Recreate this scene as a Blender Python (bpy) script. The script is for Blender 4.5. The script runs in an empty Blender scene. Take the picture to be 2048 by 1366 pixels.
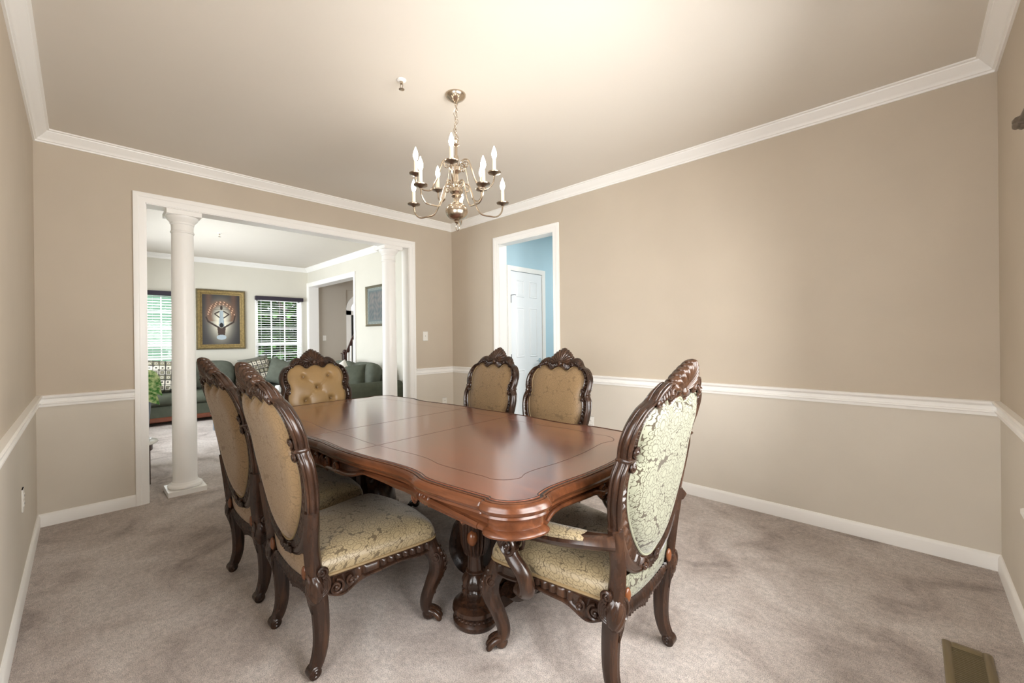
import bpy, bmesh, math, random
import numpy as np
from mathutils import Vector, Matrix
random.seed(7); rng = np.random.default_rng(7)
PI = math.pi
COL = bpy.context.scene.collection
sc = bpy.context.scene

# ------------------------------------------------------------------ helpers
class MB:
    def __init__(s): s.v = []; s.f = []; s.mi = []
    def add(s, vs, fs, mi=0):
        o = len(s.v); s.v += [tuple(map(float, p)) for p in vs]
        s.f += [tuple(i + o for i in f) for f in fs]; s.mi += [mi] * len(fs)
    def build(s, name, mats, parent=None, loc=(0, 0, 0), smooth=True, ang=38, weld=True):
        me = bpy.data.meshes.new(name)
        me.from_pydata(s.v, [], s.f)
        if not isinstance(mats, (list, tuple)): mats = [mats]
        for m in mats: me.materials.append(m)
        me.polygons.foreach_set('material_index', s.mi)
        bm = bmesh.new(); bm.from_mesh(me)
        if weld: bmesh.ops.remove_doubles(bm, verts=bm.verts, dist=1e-6)
        bmesh.ops.recalc_face_normals(bm, faces=bm.faces)
        if smooth:
            a = math.radians(ang)
            for f in bm.faces: f.smooth = True
            for e in bm.edges:
                if len(e.link_faces) == 2 and e.calc_face_angle(0) > a: e.smooth = False
        bm.to_mesh(me); bm.free()
        o = bpy.data.objects.new(name, me); COL.objects.link(o)
        o.location = loc
        if parent is not None: o.parent = parent
        return o

def tag(o, label, cat, group=None, kind=None):
    if label: o['label'] = label
    if cat: o['category'] = cat
    if group: o['group'] = group
    if kind: o['kind'] = kind
    return o
def thing(name, label, cat, loc=(0, 0, 0), rz=0, group=None):
    o = bpy.data.objects.new(name, None); COL.objects.link(o)
    o.location = loc; o.rotation_euler = (0, 0, rz); o.empty_display_size = .1
    return tag(o, label, cat, group)
def struct(o): o['kind'] = 'structure'; return o
def dup(root, loc, rz, label, group=None):
    def cp(o, par):
        c = o.copy(); COL.objects.link(c)
        if par: c.parent = par
        for ch in list(o.children): cp(ch, c)
        return c
    r = cp(root, None); r.location = loc; r.rotation_euler = (0, 0, rz); r['label'] = label
    if group: r['group'] = group
    return r

def box(mb, x0, y0, z0, x1, y1, z1, mi=0, M=None):
    vs = [(x, y, z) for z in (z0, z1) for y in (y0, y1) for x in (x0, x1)]
    if M is not None: vs = [tuple(M @ Vector(p)) for p in vs]
    mb.add(vs, [(0, 2, 3, 1), (4, 5, 7, 6), (0, 1, 5, 4), (2, 6, 7, 3), (0, 4, 6, 2), (1, 3, 7, 5)], mi)
def bbox(mb, x0, y0, z0, x1, y1, z1, b=.004, mi=0, M=None):
    """box with chamfered edges"""
    cx, cy, cz = (x0 + x1) / 2, (y0 + y1) / 2, (z0 + z1) / 2
    hx, hy, hz = (x1 - x0) / 2, (y1 - y0) / 2, (z1 - z0) / 2
    b = min(b, hx * .95, hy * .95, hz * .95)
    rings = []
    for z, i in ((-hz, b), (-hz + b, 0), (hz - b, 0), (hz, b)):
        X, Y = hx - i, hy - i
        ring = [(-X, -Y + b), (-X + b, -Y), (X - b, -Y), (X, -Y + b), (X, Y - b), (X - b, Y), (-X + b, Y), (-X, Y - b)]
        rings.append([(cx + p[0], cy + p[1], cz + z) for p in ring])
    if M is not None: rings = [[tuple(M @ Vector(p)) for p in r] for r in rings]
    loft(mb, rings, mi=mi)
def loft(mb, rings, closed=True, loop=False, caps=True, mi=0):
    n = len(rings[0]); vs = [p for r in rings for p in r]; fs = []
    m = len(rings)
    for i in range(m if loop else m - 1):
        j = (i + 1) % m
        for k in range(n if closed else n - 1):
            l = (k + 1) % n
            fs.append((i * n + k, i * n + l, j * n + l, j * n + k))
    if caps and not loop and closed:
        fs.append(tuple(range(n - 1, -1, -1))); fs.append(tuple((m - 1) * n + k for k in range(n)))
    mb.add(vs, fs, mi)
def cr(pts, n, closed=False):
    """Catmull-Rom through control points -> n samples, uniform in index"""
    P = np.array(pts, float); m = len(P)
    out = []
    segs = m if closed else m - 1
    for i in range(n):
        t = i * segs / (n if closed else n - 1)
        k = min(int(t), segs - 1); u = t - k
        g = (lambda j: P[j % m]) if closed else (lambda j: P[min(max(j, 0), m - 1)])
        a, b, c, d = g(k - 1), g(k), g(k + 1), g(k + 2)
        out.append(.5 * ((2 * b) + (c - a) * u + (2 * a - 5 * b + 4 * c - d) * u * u + (-a + 3 * b - 3 * c + d) * u ** 3))
    return np.array(out)
def resample(P, n):
    P = np.asarray(P, float); d = np.r_[0, np.cumsum(np.linalg.norm(np.diff(P, axis=0), axis=1))]
    t = np.linspace(0, d[-1], n)
    return np.stack([np.interp(t, d, P[:, k]) for k in range(P.shape[1])], 1)
def frames(P, up=None):
    P = np.asarray(P, float); n = len(P)
    T = np.gradient(P, axis=0); T /= np.linalg.norm(T, axis=1)[:, None] + 1e-12
    N = np.zeros_like(P)
    a = np.array(up if up is not None else ([0, 0, 1] if abs(T[0][2]) < .9 else [1, 0, 0]), float)
    for i in range(n):
        if up is None and i: a = N[i - 1]
        v = a - T[i] * (a @ T[i]); N[i] = v / (np.linalg.norm(v) + 1e-12)
    return T, N, np.cross(T, N)
def tube(mb, P, r, n=8, caps=True, loop=False, mi=0, sx=1, sy=1, up=None, mod=None):
    P = np.asarray(P, float); T, N, B = frames(P, up)
    if loop:
        T = np.roll(P, -1, 0) - np.roll(P, 1, 0); T /= np.linalg.norm(T, axis=1)[:, None]
        B = np.cross(T, N); B /= np.linalg.norm(B, axis=1)[:, None]; N = np.cross(B, T)
    r = np.broadcast_to(np.asarray(r, float), (len(P),)); sx = np.broadcast_to(sx, (len(P),)); sy = np.broadcast_to(sy, (len(P),))
    rings = []
    for i in range(len(P)):
        ring = []
        for k in range(n):
            a = 2 * PI * k / n; q = r[i] * (mod(a, i / (len(P) - 1)) if mod else 1)
            ring.append(P[i] + N[i] * math.cos(a) * q * sx[i] + B[i] * math.sin(a) * q * sy[i])
        rings.append(ring)
    loft(mb, rings, loop=loop, caps=caps, mi=mi)
def lathe(mb, prof, n=24, c=(0, 0, 0), mod=None, mi=0, caps=True):
    rings = []
    for r, z in prof:
        rings.append([(c[0] + math.cos(2 * PI * k / n) * r * (mod(2 * PI * k / n, z) if mod else 1),
                       c[1] + math.sin(2 * PI * k / n) * r * (mod(2 * PI * k / n, z) if mod else 1), c[2] + z) for k in range(n)])
    loft(mb, rings, mi=mi, caps=caps)
def ell(mb, c, r, n=12, m=7, M=None, mi=0):
    rings = []
    for i in range(m):
        a = -PI / 2 + PI * (i + .02) / (m - 1 + .04)
        ring = []
        for k in range(n):
            b = 2 * PI * k / n
            p = Vector((math.cos(a) * math.cos(b) * r[0], math.cos(a) * math.sin(b) * r[1], math.sin(a) * r[2]))
            if M is not None: p = M @ p
            ring.append((c[0] + p[0], c[1] + p[1], c[2] + p[2]))
        rings.append(ring)
    loft(mb, rings, mi=mi)
def swirl(mb, c, r, d=1, n=72, m=24):
    rings = []
    for i in range(m):
        a = -PI / 2 + PI * (i + .05) / (m - 1 + .1); ring = []
        for k in range(n):
            b = 2 * PI * k / n; q = 1 + .11 * abs(math.cos(4.5 * (b + d * 1.1 * a))) * math.cos(a) ** .5
            ring.append((c[0] + math.cos(a) * math.cos(b) * r[0] * q, c[1] + math.cos(a) * math.sin(b) * r[1] * q, c[2] + math.sin(a) * r[2]))
        rings.append(ring)
    loft(mb, rings)
def grid(mb, F, nu, nv, closed_u=False, mi=0):
    rings = [[F(i / (nu - (0 if closed_u else 1)), j / (nv - 1)) for i in range(nu)] for j in range(nv)]
    loft(mb, rings, closed=closed_u, caps=False, mi=mi)
def spiral(c, r, a0, turns, d=1, n=None, rmin=.12):
    n = n or int(16 * turns) + 4; out = []
    for i in range(n):
        t = i / (n - 1); a = a0 + d * 2 * PI * turns * t; q = r * (1 - (1 - rmin) * t)
        out.append((c[0] + q * math.cos(a), c[1] + q * math.sin(a)))
    return np.array(out)

# ------------------------------------------------------------------ materials
def lin(c):
    return tuple(((x / 255) / 12.92 if x / 255 <= .04045 else ((x / 255 + .055) / 1.055) ** 2.4) for x in c) + (1,)
class NT:
    def __init__(s, name):
        s.m = bpy.data.materials.new(name); s.m.use_nodes = True; s.t = s.m.node_tree; s.t.nodes.clear()
        s.out = s.n('ShaderNodeOutputMaterial'); s.b = s.n('ShaderNodeBsdfPrincipled'); s.l(s.b.outputs[0], s.out.inputs[0])
    def n(s, t, **k):
        o = s.t.nodes.new(t)
        for a, b in k.items(): setattr(o, a, b)
        return o
    def l(s, a, b): s.t.links.new(a, b)
    def co(s, scale=(1, 1, 1), kind='Object'):
        tc = s.n('ShaderNodeTexCoord'); mp = s.n('ShaderNodeMapping'); mp.inputs['Scale'].default_value = scale
        s.l(tc.outputs[kind], mp.inputs[0]); return mp.outputs[0]
    def noise(s, vec, scale, detail=3, rough=.5, dist=0):
        x = s.n('ShaderNodeTexNoise'); s.l(vec, x.inputs['Vector'])
        x.inputs['Scale'].default_value = scale; x.inputs['Detail'].default_value = detail
        x.inputs['Roughness'].default_value = rough; x.inputs['Distortion'].default_value = dist
        return x
    def ramp(s, fac, stops):
        r = s.n('ShaderNodeValToRGB'); s.l(fac, r.inputs[0]); e = r.color_ramp.elements
        while len(e) < len(stops): e.new(.5)
        for el, (p, c) in zip(e, stops): el.position = p; el.color = c if len(c) == 4 else tuple(c) + (1,)
        return r.outputs[0]
    def math(s, op, a, b=None, clamp=False):
        x = s.n('ShaderNodeMath', operation=op); x.use_clamp = clamp
        for i, v in enumerate((a, b)):
            if v is None: continue
            if hasattr(v, 'node'): s.l(v, x.inputs[i])
            else: x.inputs[i].default_value = v
        return x.outputs[0]
    def mix(s, fac, a, b):
        x = s.n('ShaderNodeMix', data_type='RGBA')
        for i, v in ((0, fac), (6, a), (7, b)):
            if hasattr(v, 'node'): s.l(v, x.inputs[i])
            else: x.inputs[i].default_value = v
        return x.outputs[2]
    def bump(s, h, strength, dist=.01):
        x = s.n('ShaderNodeBump'); x.inputs['Strength'].default_value = strength; x.inputs['Distance'].default_value = dist
        s.l(h, x.inputs['Height']); s.l(x.outputs[0], s.b.inputs['Normal'])
    def set(s, **k):
        for a, v in k.items():
            i = s.b.inputs[{'col': 'Base Color', 'rough': 'Roughness', 'metal': 'Metallic', 'spec': 'Specular IOR Level', 'sheen': 'Sheen Weight',
                            'ec': 'Emission Color', 'es': 'Emission Strength', 'coat': 'Coat Weight', 'cr': 'Coat Roughness'}[a]]
            if hasattr(v, 'node'): s.l(v, i)
            else: i.default_value = v
        return s.m
def plain(name, c, rough=.5, metal=0, spec=.5, var=.0, vs=20, bump=0, bs=200):
    t = NT(name); c = lin(c)
    if var:
        nz = t.noise(t.co(), vs, 4)
        d = tuple(max(0, x * (1 - var)) for x in c[:3]) + (1,); h = tuple(min(1, x * (1 + var)) for x in c[:3]) + (1,)
        t.set(col=t.ramp(nz.outputs[0], [(.3, d), (.7, h)]))
    else: t.set(col=c)
    if bump: t.bump(t.noise(t.co(), bs, 2).outputs[0], bump, .002)
    return t.set(rough=rough, metal=metal, spec=spec)

M = {}
M['wall_up'] = plain('taupe_wall_paint', (196, 184, 167), .75, spec=.2, var=.02, vs=3, bump=.15, bs=350)
M['wall_low'] = plain('light_taupe_wall_paint', (215, 207, 194), .75, spec=.2, var=.02, vs=3, bump=.15, bs=350)
M['wall_living'] = plain('pale_wall_paint', (218, 214, 202), .8, spec=.2, var=.015, vs=3)
M['ceiling'] = plain('ceiling_paint', (222, 215, 204), .9, spec=.1, var=.01, vs=2)
M['trim'] = plain('white_trim_paint', (246, 244, 240), .35, spec=.4)
M['door'] = plain('white_door_paint', (240, 242, 244), .4, spec=.4)
M['blue'] = plain('sky_blue_wall_paint', (186, 214, 226), .8, spec=.2)
M['foyer'] = plain('foyer_wall_paint', (188, 180, 168), .8, spec=.2)
M['tile'] = plain('pale_tile', (200, 195, 185), .5)
M['plate'] = plain('white_plastic', (236, 233, 226), .35)
M['dark_slot'] = plain('dark_slot', (60, 55, 50), .6)
M['nickel'] = plain('brushed_nickel', (196, 182, 164), .24, metal=1)
M['nickel_pan'] = plain('aged_nickel', (150, 136, 120), .3, metal=1)
M['chrome'] = plain('chrome', (220, 220, 222), .12, metal=1)
M['black'] = plain('black_metal', (25, 25, 27), .4)
M['iron'] = plain('bronze_iron', (100, 88, 75), .45, metal=.4, var=.2, vs=60)
M['valance'] = plain('dark_plum_valance', (44, 36, 50), .6)
M['slat'] = plain('white_slat', (240, 242, 244), .4)
M['sofa'] = plain('olive_grey_chenille', (78, 82, 70), .85, spec=.2, var=.12, vs=14, bump=.3, bs=300)
M['sofa_lt'] = plain('grey_chenille_pillow', (94, 98, 88), .85, spec=.2, var=.12, vs=14, bump=.3, bs=300)
M['sofa_wood'] = plain('reddish_sofa_wood', (112, 62, 42), .4, var=.15, vs=10)
M['dark_wood'] = plain('dark_espresso_wood', (62, 36, 30), .35, var=.2, vs=12)
M['stone'] = plain('white_table_top', (215, 212, 205), .2)
M['pot'] = plain('blue_grey_glaze', (92, 108, 122), .3)
M['soil'] = plain('soil', (45, 35, 28), .9)
M['vent'] = plain('tan_metal_register', (126, 112, 84), .45, metal=.3)
M['grey_leg'] = plain('grey_metal_leg', (135, 142, 150), .35, metal=.3)
M['white_wax'] = plain('white_ceramic', (235, 235, 235), .25)
M['lawn'] = plain('lawn', (92, 128, 62), .9, var=.3, vs=1.5)
M['bark'] = plain('grey_bark', (112, 100, 86), .9, var=.3, vs=8)
M['siding'] = plain('pale_green_siding', (148, 184, 152), .7)
M['roof'] = plain('grey_shingle', (110, 112, 116), .9)
M['sleeve'] = plain('ivory_candle_sleeve', (240, 228, 205), .45)

def carpet():
    t = NT('beige_carpet'); c = t.co()
    big = t.noise(c, 2.6, 5, .62, .8); fine = t.noise(c, 260, 2, .7); mid = t.noise(c, 45, 2, .6)
    base = t.ramp(big.outputs[0], [(.34, lin((178, 164, 155))), (.48, lin((211, 198, 189))), (.64, lin((228, 217, 209)))])
    f = t.math('ADD', t.math('MULTIPLY', fine.outputs[0], .75), t.math('MULTIPLY', mid.outputs[0], .25))
    fl = t.ramp(f, [(.38, (.52, .52, .52)), (.62, (1.18, 1.18, 1.18))])
    x = t.n('ShaderNodeMix', data_type='RGBA', blend_type='MULTIPLY'); x.inputs[0].default_value = 1
    t.l(base, x.inputs[6]); t.l(fl, x.inputs[7])
    t.bump(f, .9, .012)
    return t.set(col=x.outputs[2], rough=.95, spec=.1, sheen=.15)
M['carpet'] = carpet()

def wood(name, c0, c1, c2, rough=.3, axis=0, scale=1.0, coat=.0, spec=.5):
    t = NT(name); s = [14, 14, 14]; s[axis] = 1.6
    v = t.co(tuple(x * scale for x in s)); nz = t.noise(v, 2.2, 6, .6, .6)
    big = t.noise(t.co(), 3.2, 2)
    f = t.math('ADD', t.math('MULTIPLY', nz.outputs[0], .7), t.math('MULTIPLY', big.outputs[0], .3))
    t.set(col=t.ramp(f, [(.34, lin(c0)), (.5, lin(c1)), (.66, lin(c2))]), rough=rough, spec=spec, coat=coat, cr=.2)
    t.bump(nz.outputs[0], .06, .002)
    return t.m
M['carve'] = wood('dark_carved_mahogany', (32, 21, 15), (47, 30, 21), (68, 45, 31), .25, 2)
M['carve_lt'] = wood('warm_carved_mahogany', (40, 26, 18), (57, 37, 25), (78, 53, 37), .25, 2)
M['edge'] = wood('mahogany_edge', (64, 35, 20), (80, 45, 26), (98, 57, 34), .23, 0)
M['cabochon'] = plain('amber_wood_cabochon', (104, 60, 33), .25)
M['inlay'] = plain('dark_inlay', (78, 40, 26), .3)
M['groove'] = plain('dark_edge_groove', (34, 18, 12), .35)  # dark colour for the edge grooves and the strip beside them

def tabletop():
    t = NT('mahogany_veneer_top'); 
    v = t.co((2.2, 16, 10)); nz = t.noise(v, 2.0, 3, .45, .3)
    v2 = t.co((7, 7, 7)); burl = t.noise(v2, .7, 2, .45, .4)
    f = t.math('ADD', t.math('MULTIPLY', nz.outputs[0], .62), t.math('MULTIPLY', burl.outputs[0], .38))
    t.set(col=t.ramp(f, [(.32, lin((92, 43, 24))), (.5, lin((110, 54, 31))), (.68, lin((128, 67, 39)))]), rough=.26, spec=.6, coat=1.0, cr=.15)
    t.b.inputs['Coat IOR'].default_value = 1.75
    return t.m
M['top'] = tabletop()

def damask(name, fig, fig2, ground, plane='xz', amt=1.0, rough=.36, size=1.0):
    """woven flowers and leaves laid on a darker ground"""
    t = NT(name); c = t.co(); sp = t.n('ShaderNodeSeparateXYZ'); t.l(c, sp.inputs[0]); cb = t.n('ShaderNodeCombineXYZ')
    if plane == 'xz': t.l(sp.outputs[0], cb.inputs[0]); t.l(sp.outputs[2], cb.inputs[1])
    else:
        dz = t.math('SUBTRACT', .47, sp.outputs[2])
        t.l(t.math('ADD', sp.outputs[0], t.math('MULTIPLY', t.math('SIGN', sp.outputs[0]), t.math('MULTIPLY', dz, .9))), cb.inputs[0]); t.l(t.math('ADD', sp.outputs[1], t.math('MULTIPLY', dz, .7)), cb.inputs[1])
    v = cb.outputs[0]
    wob = t.noise(v, 26, 2); ma = t.n('ShaderNodeVectorMath', operation='MULTIPLY_ADD'); t.l(wob.outputs['Color'], ma.inputs[0])
    ma.inputs[1].default_value = (.012, .012, 0); t.l(v, ma.inputs[2]); v = ma.outputs[0]
    ms = t.n('ShaderNodeVectorMath', operation='SCALE'); t.l(v, ms.inputs[0]); ms.inputs[3].default_value = size; v = ms.outputs[0]
    Mt = t.math
    def layer(scale, off, petals, R, amp, stretch):
        mp = t.n('ShaderNodeMapping'); mp.inputs['Location'].default_value = (off, off * .7, 0); t.l(v, mp.inputs[0]); p = mp.outputs[0]
        vo = t.n('ShaderNodeTexVoronoi', voronoi_dimensions='2D', feature='F1'); vo.inputs['Scale'].default_value = scale; vo.inputs['Randomness'].default_value = .7; t.l(p, vo.inputs['Vector'])
        d = t.n('ShaderNodeVectorMath', operation='SUBTRACT'); t.l(p, d.inputs[0]); t.l(vo.outputs['Position'], d.inputs[1])
        cs = t.n('ShaderNodeSeparateColor'); t.l(vo.outputs['Color'], cs.inputs[0])
        ro = t.n('ShaderNodeVectorRotate', rotation_type='Z_AXIS'); t.l(d.outputs[0], ro.inputs['Vector']); t.l(Mt('MULTIPLY', cs.outputs[0], 6.28), ro.inputs['Angle'])
        q = t.n('ShaderNodeSeparateXYZ'); t.l(ro.outputs[0], q.inputs[0])
        x = q.outputs[0]; y = Mt('MULTIPLY', q.outputs[1], stretch)
        r = Mt('SQRT', Mt('ADD', Mt('MULTIPLY', x, x), Mt('MULTIPLY', y, y))); th = Mt('ARCTAN2', y, x)
        sc_ = Mt('ABSOLUTE', Mt('SINE', Mt('MULTIPLY', th, petals / 2)))
        rn = Mt('DIVIDE', r, Mt('MULTIPLY', Mt('ADD', 1 - amp, Mt('MULTIPLY', sc_, amp)), R))     # 1 on the scalloped outline
        inside = Mt('LESS_THAN', rn, 1)
        vein = Mt('MULTIPLY', Mt('LESS_THAN', sc_, .20), Mt('MULTIPLY', Mt('GREATER_THAN', rn, .42), Mt('LESS_THAN', rn, .86)))
        ringl = Mt('LESS_THAN', Mt('ABSOLUTE', Mt('SUBTRACT', rn, .36)), .035)
        ring2 = Mt('MULTIPLY', Mt('LESS_THAN', Mt('ABSOLUTE', Mt('SUBTRACT', rn, .66)), .03), Mt('GREATER_THAN', sc_, .55))
        line = Mt('MAXIMUM', Mt('MAXIMUM', vein, ringl), ring2)
        edge = Mt('MULTIPLY', inside, Mt('GREATER_THAN', rn, .93))
        return inside, line, edge
    i1, l1, e1 = layer(12, 0, 11, .049, .18, 1.3); i2, l2, e2 = layer(16, .37, 7, .044, .35, 1.9); i3, l3, e3 = layer(34, .81, 6, .019, .3, 1.4)
    dark2 = Mt('MAXIMUM', Mt('SUBTRACT', 1, Mt('MAXIMUM', i2, i3)), Mt('MULTIPLY', i2, Mt('MAXIMUM', l2, e2)))
    dk = Mt('ADD', Mt('MULTIPLY', Mt('SUBTRACT', 1, i1), dark2), Mt('MULTIPLY', i1, Mt('MAXIMUM', Mt('MULTIPLY', l1, .8), e1)))
    dk = Mt('MULTIPLY', dk, amt, True)
    tone = t.noise(c, 5, 2); figc = t.mix(tone.outputs[0], lin(fig), lin(fig2))
    th = t.noise(t.co((1200, 300, 300)), 1, 1); t.bump(Mt('SUBTRACT', Mt('MULTIPLY', th.outputs[0], .3), Mt('MULTIPLY', dk, .5)), .18, .001)
    return t.set(col=t.mix(dk, figc, lin(ground)), rough=Mt('ADD', rough, Mt('MULTIPLY', dk, .35)), spec=.4, sheen=.2)
M['fab'] = damask('gold_damask_satin', (138, 121, 90), (152, 136, 106), (66, 52, 30), 'xy', .78)
M['fab_back'] = damask('tan_damask_reverse', (132, 106, 73), (144, 118, 85), (84, 64, 39), 'xz', .45)
M['fab_daylit'] = damask('daylit_damask', (114, 115, 97), (124, 124, 106), (52, 42, 24), 'xz', 1.0, .5, .86)  # same damask, with the cooler window-lit tone put into its colour
M['piping_daylit'] = plain('daylit_piping', (122, 122, 104), .6)  # piping carries the same window-lit tone in its colour
M['fab_tuft'] = plain('gold_tufted_satin', (150, 121, 80), .38, spec=.4, var=.1, vs=9)
M['piping'] = plain('gold_piping', (126, 105, 72), .6)

def emit(name, c, s):
    t = NT(name); return t.set(col=(0, 0, 0, 1), ec=c, es=s)
M['bulb'] = emit('lit_bulb', (1, .91, .78, 1), 25)
def glass():
    t = NT('window_glass'); t.t.nodes.remove(t.b)
    tr = t.n('ShaderNodeBsdfTransparent'); gl = t.n('ShaderNodeBsdfGlossy'); gl.inputs['Roughness'].default_value = .03
    mx = t.n('ShaderNodeMixShader'); fr = t.n('ShaderNodeFresnel'); fr.inputs[0].default_value = 1.25
    t.l(fr.outputs[0], mx.inputs[0]); t.l(tr.outputs[0], mx.inputs[1]); t.l(gl.outputs[0], mx.inputs[2]); t.l(mx.outputs[0], t.out.inputs[0])
    return t.m
M['glass'] = glass()
def leafmat(name, a, b, sc=8):
    t = NT(name); nz = t.noise(t.co(), sc, 3)
    t.set(col=t.ramp(nz.outputs[0], [(.35, lin(a)), (.65, lin(b))]), rough=.6); return t.m
M['leaf_dark'] = leafmat('dark_tree_leaf', (28, 50, 26), (80, 120, 56), 2.5)
M['leaf_var'] = leafmat('variegated_leaf', (58, 128, 44), (206, 222, 160), 34)
def vcol(name, rough=.5):
    t = NT(name); a = t.n('ShaderNodeVertexColor'); a.layer_name = 'paint'
    return t.set(col=a.outputs[0], rough=rough)
M['paint'] = vcol('painted_canvas', .45); M['pillow_pat'] = vcol('patterned_chenille', .85)
M['gilt'] = plain('antique_gilt', (142, 122, 78), .42, metal=.45, var=.25, vs=40)
M['gilt_dk'] = plain('dark_gilt_rim', (110, 98, 70), .5, metal=.3, var=.3, vs=50)
M['frame2'] = plain('brushed_bronze_frame', (120, 112, 92), .4, metal=.4)

def setcol(o, fn):
    me = o.data; at = me.color_attributes.new('paint', 'FLOAT_COLOR', 'POINT')
    for i, v in enumerate(me.vertices): at.data[i].color = fn(v.co)

# ------------------------------------------------------------------ room shell
LA, LB, HC, T = 3.634, 4.573, 2.72, .15
ZS = .858                       # two-tone paint line hidden behind the chair rail
XL, YL = -4.62, -.088           # living room back wall / right wall
def wallbox(mb, x0, y0, z0, x1, y1, z1):
    if z0 < ZS < z1:
        box(mb, x0, y0, z0, x1, y1, ZS, 1); box(mb, x0, y0, ZS, x1, y1, z1, 0)
    else: box(mb, x0, y0, z0, x1, y1, z1, 0 if z0 >= ZS else 1)
def wall(name, boxes, mats=None, two=True):
    mb = MB()
    for b in boxes: (wallbox if two else box)(mb, *b)
    return struct(mb.build(name, mats or [M['wall_up'], M['wall_low']], smooth=False, weld=False))
OL, OR_, OT = -3.05, -.65, 2.345          # wide opening in the back wall
DL, DR, DT = .86, 1.645, 2.345            # doorway in the right-hand long wall
wall('wall_back', [(-T + .002, -LA - T, 0, 0, OL, HC), (-T + .002, OR_, 0, 0, T, HC), (-T + .002, OL, OT, 0, OR_, HC)])
wall('wall_right', [(0, 0, 0, DL, .125, HC), (DR, 0, 0, LB + T, .125, HC), (DL, 0, DT, DR, .125, HC)])
VX0, VX1, VZ0, VZ1 = 2.95, 4.15, .62, 1.98      # added unseen window in the left wall, an opening for fill light
wall('wall_left', [(0, -LA - T, 0, VX0, -LA, HC), (VX1, -LA - T, 0, LB + T, -LA, HC), (VX0, -LA - T, 0, VX1, -LA, VZ0), (VX0, -LA - T, VZ1, VX1, -LA, HC)])
WY0, WY1, WZ0, WZ1 = -2.95, -1.06, .62, 1.98      # window beside the camera
wall('wall_near', [(LB, -LA, 0, LB + T, WY0, HC), (LB, WY1, 0, LB + T, 0, HC), (LB, WY0, 0, LB + T, WY1, WZ0), (LB, WY0, WZ1, LB + T, WY1, HC)])
mb = MB(); box(mb, XL - .2, -LA - .3, -.12, LB + .3, 5.2, 0); struct(mb.build('floor', M['carpet'], smooth=False))
mb = MB(); box(mb, XL - .2, -LA - .3, HC, LB + .3, 5.2, HC + .12); struct(mb.build('ceiling', M['ceiling'], smooth=False))

def molding(name, a, b, nrm, prof, ea=1, eb=1, mat=None):
    """profile (distance from wall, z) swept from a to b; ea/eb: 1 inside mitre, 0 square"""
    a = np.array(a, float); b = np.array(b, float); nrm = np.array(nrm, float); d = (b - a) / np.linalg.norm(b - a)
    mb = MB(); r0 = [tuple(np.r_[a + nrm * p[0] + d * p[0] * ea, p[1]]) for p in prof]; r1 = [tuple(np.r_[b + nrm * p[0] - d * p[0] * eb, p[1]]) for p in prof]
    loft(mb, [r0, r1]); return struct(mb.build(name, mat or M['trim'], ang=25))
CROWN = [(0, 2.64), (.010, 2.64), (.012, 2.650), (.020, 2.653), (.024, 2.662), (.032, 2.670), (.046, 2.682), (.060, 2.698), (.066, 2.702), (.068, 2.708), (.080, 2.711), (.080, HC), (0, HC)]
RAIL = [(0, .820), (.012, .820), (.014, .836), (.022, .840), (.022, .848), (.014, .852), (.015, .872), (.030, .884), (.033, .896), (.026, .900), (0, .900)]
BASE = [(0, 0), (.015, 0), (.015, .068), (.011, .078), (.005, .086), (0, .087)]
cor = [(0, -LA), (0, 0), (LB, 0), (LB, -LA)]
nr = [(1, 0), (0, -1), (-1, 0), (0, 1)]
nm = ['back', 'right', 'near', 'left']
k = 1
for i in range(4):
    molding('trim_%d' % k, cor[i], cor[(i + 1) % 4], nr[i], CROWN); k += 1
CW = .076
for a, b, n, e0, e1 in [((0, -LA), (0, OL - CW), (1, 0), 1, 0), ((0, OR_ + CW), (0, 0), (1, 0), 0, 1), ((0, 0), (DL - CW, 0), (0, -1), 1, 0), ((DR + CW, 0), (LB, 0), (0, -1), 0, 1),
                        ((LB, WY1 + .09), (LB, 0), (-1, 0), 0, 1), ((LB, -LA), (LB, WY0 - .09), (-1, 0), 1, 0), ((0, -LA), (VX0 - .09, -LA), (0, 1), 1, 0), ((VX1 + .09, -LA), (LB, -LA), (0, 1), 0, 1)]:
    molding('trim_%d' % k, a, b, n, RAIL, e0, e1); k += 1
bn = {}
for s, a, b, n, e0, e1 in [('back_left', (0, -LA), (0, OL - CW), (1, 0), 1, 0), ('back_right', (0, OR_ + CW), (0, 0), (1, 0), 0, 1), ('right_far', (0, 0), (DL - CW, 0), (0, -1), 1, 0),
                        ('right', (DR + CW, 0), (LB, 0), (0, -1), 0, 1), ('near', (LB, 0), (LB, -LA), (-1, 0), 1, 1), ('left', (0, -LA), (LB, -LA), (0, 1), 1, 1)]:
    molding('baseboard_' + s, a, b, n, BASE, e0, e1)
CAS = [(0, 0), (0, .010), (.010, .013), (.040, .014), (.046, .019), (.068, .021), (.076, .019), (.076, 0)]
def casing(name, path, to3, prof=CAS, closed=False, mat=None, parent=None):
    """path: 2D polyline of the opening; the profile offsets outward (left of travel) with mitred corners"""
    P = [np.array(p, float) for p in path]; n = len(P); rings = []
    for i in range(n):
        d0 = P[i] - P[i - 1] if (i or closed) else P[1] - P[0]; d1 = P[(i + 1) % n] - P[i] if (i < n - 1 or closed) else d0
        d0 = d0 / np.linalg.norm(d0); d1 = d1 / np.linalg.norm(d1)
        n0 = np.array([-d0[1], d0[0]]); n1 = np.array([-d1[1], d1[0]]); m = n0 + n1; m = m / (m @ n0)
        rings.append([to3(*(P[i] + m * o), h) for o, h in prof])
    mb = MB(); loft(mb, rings, loop=closed); o = mb.build(name, mat or M['trim'], parent=parent, ang=25)
    return o if parent else struct(o)
casing('trim_%d' % k, [(OL, 0), (OL, OT), (OR_, OT), (OR_, 0)], lambda y, z, h: (h, y, z)); k += 1
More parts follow.
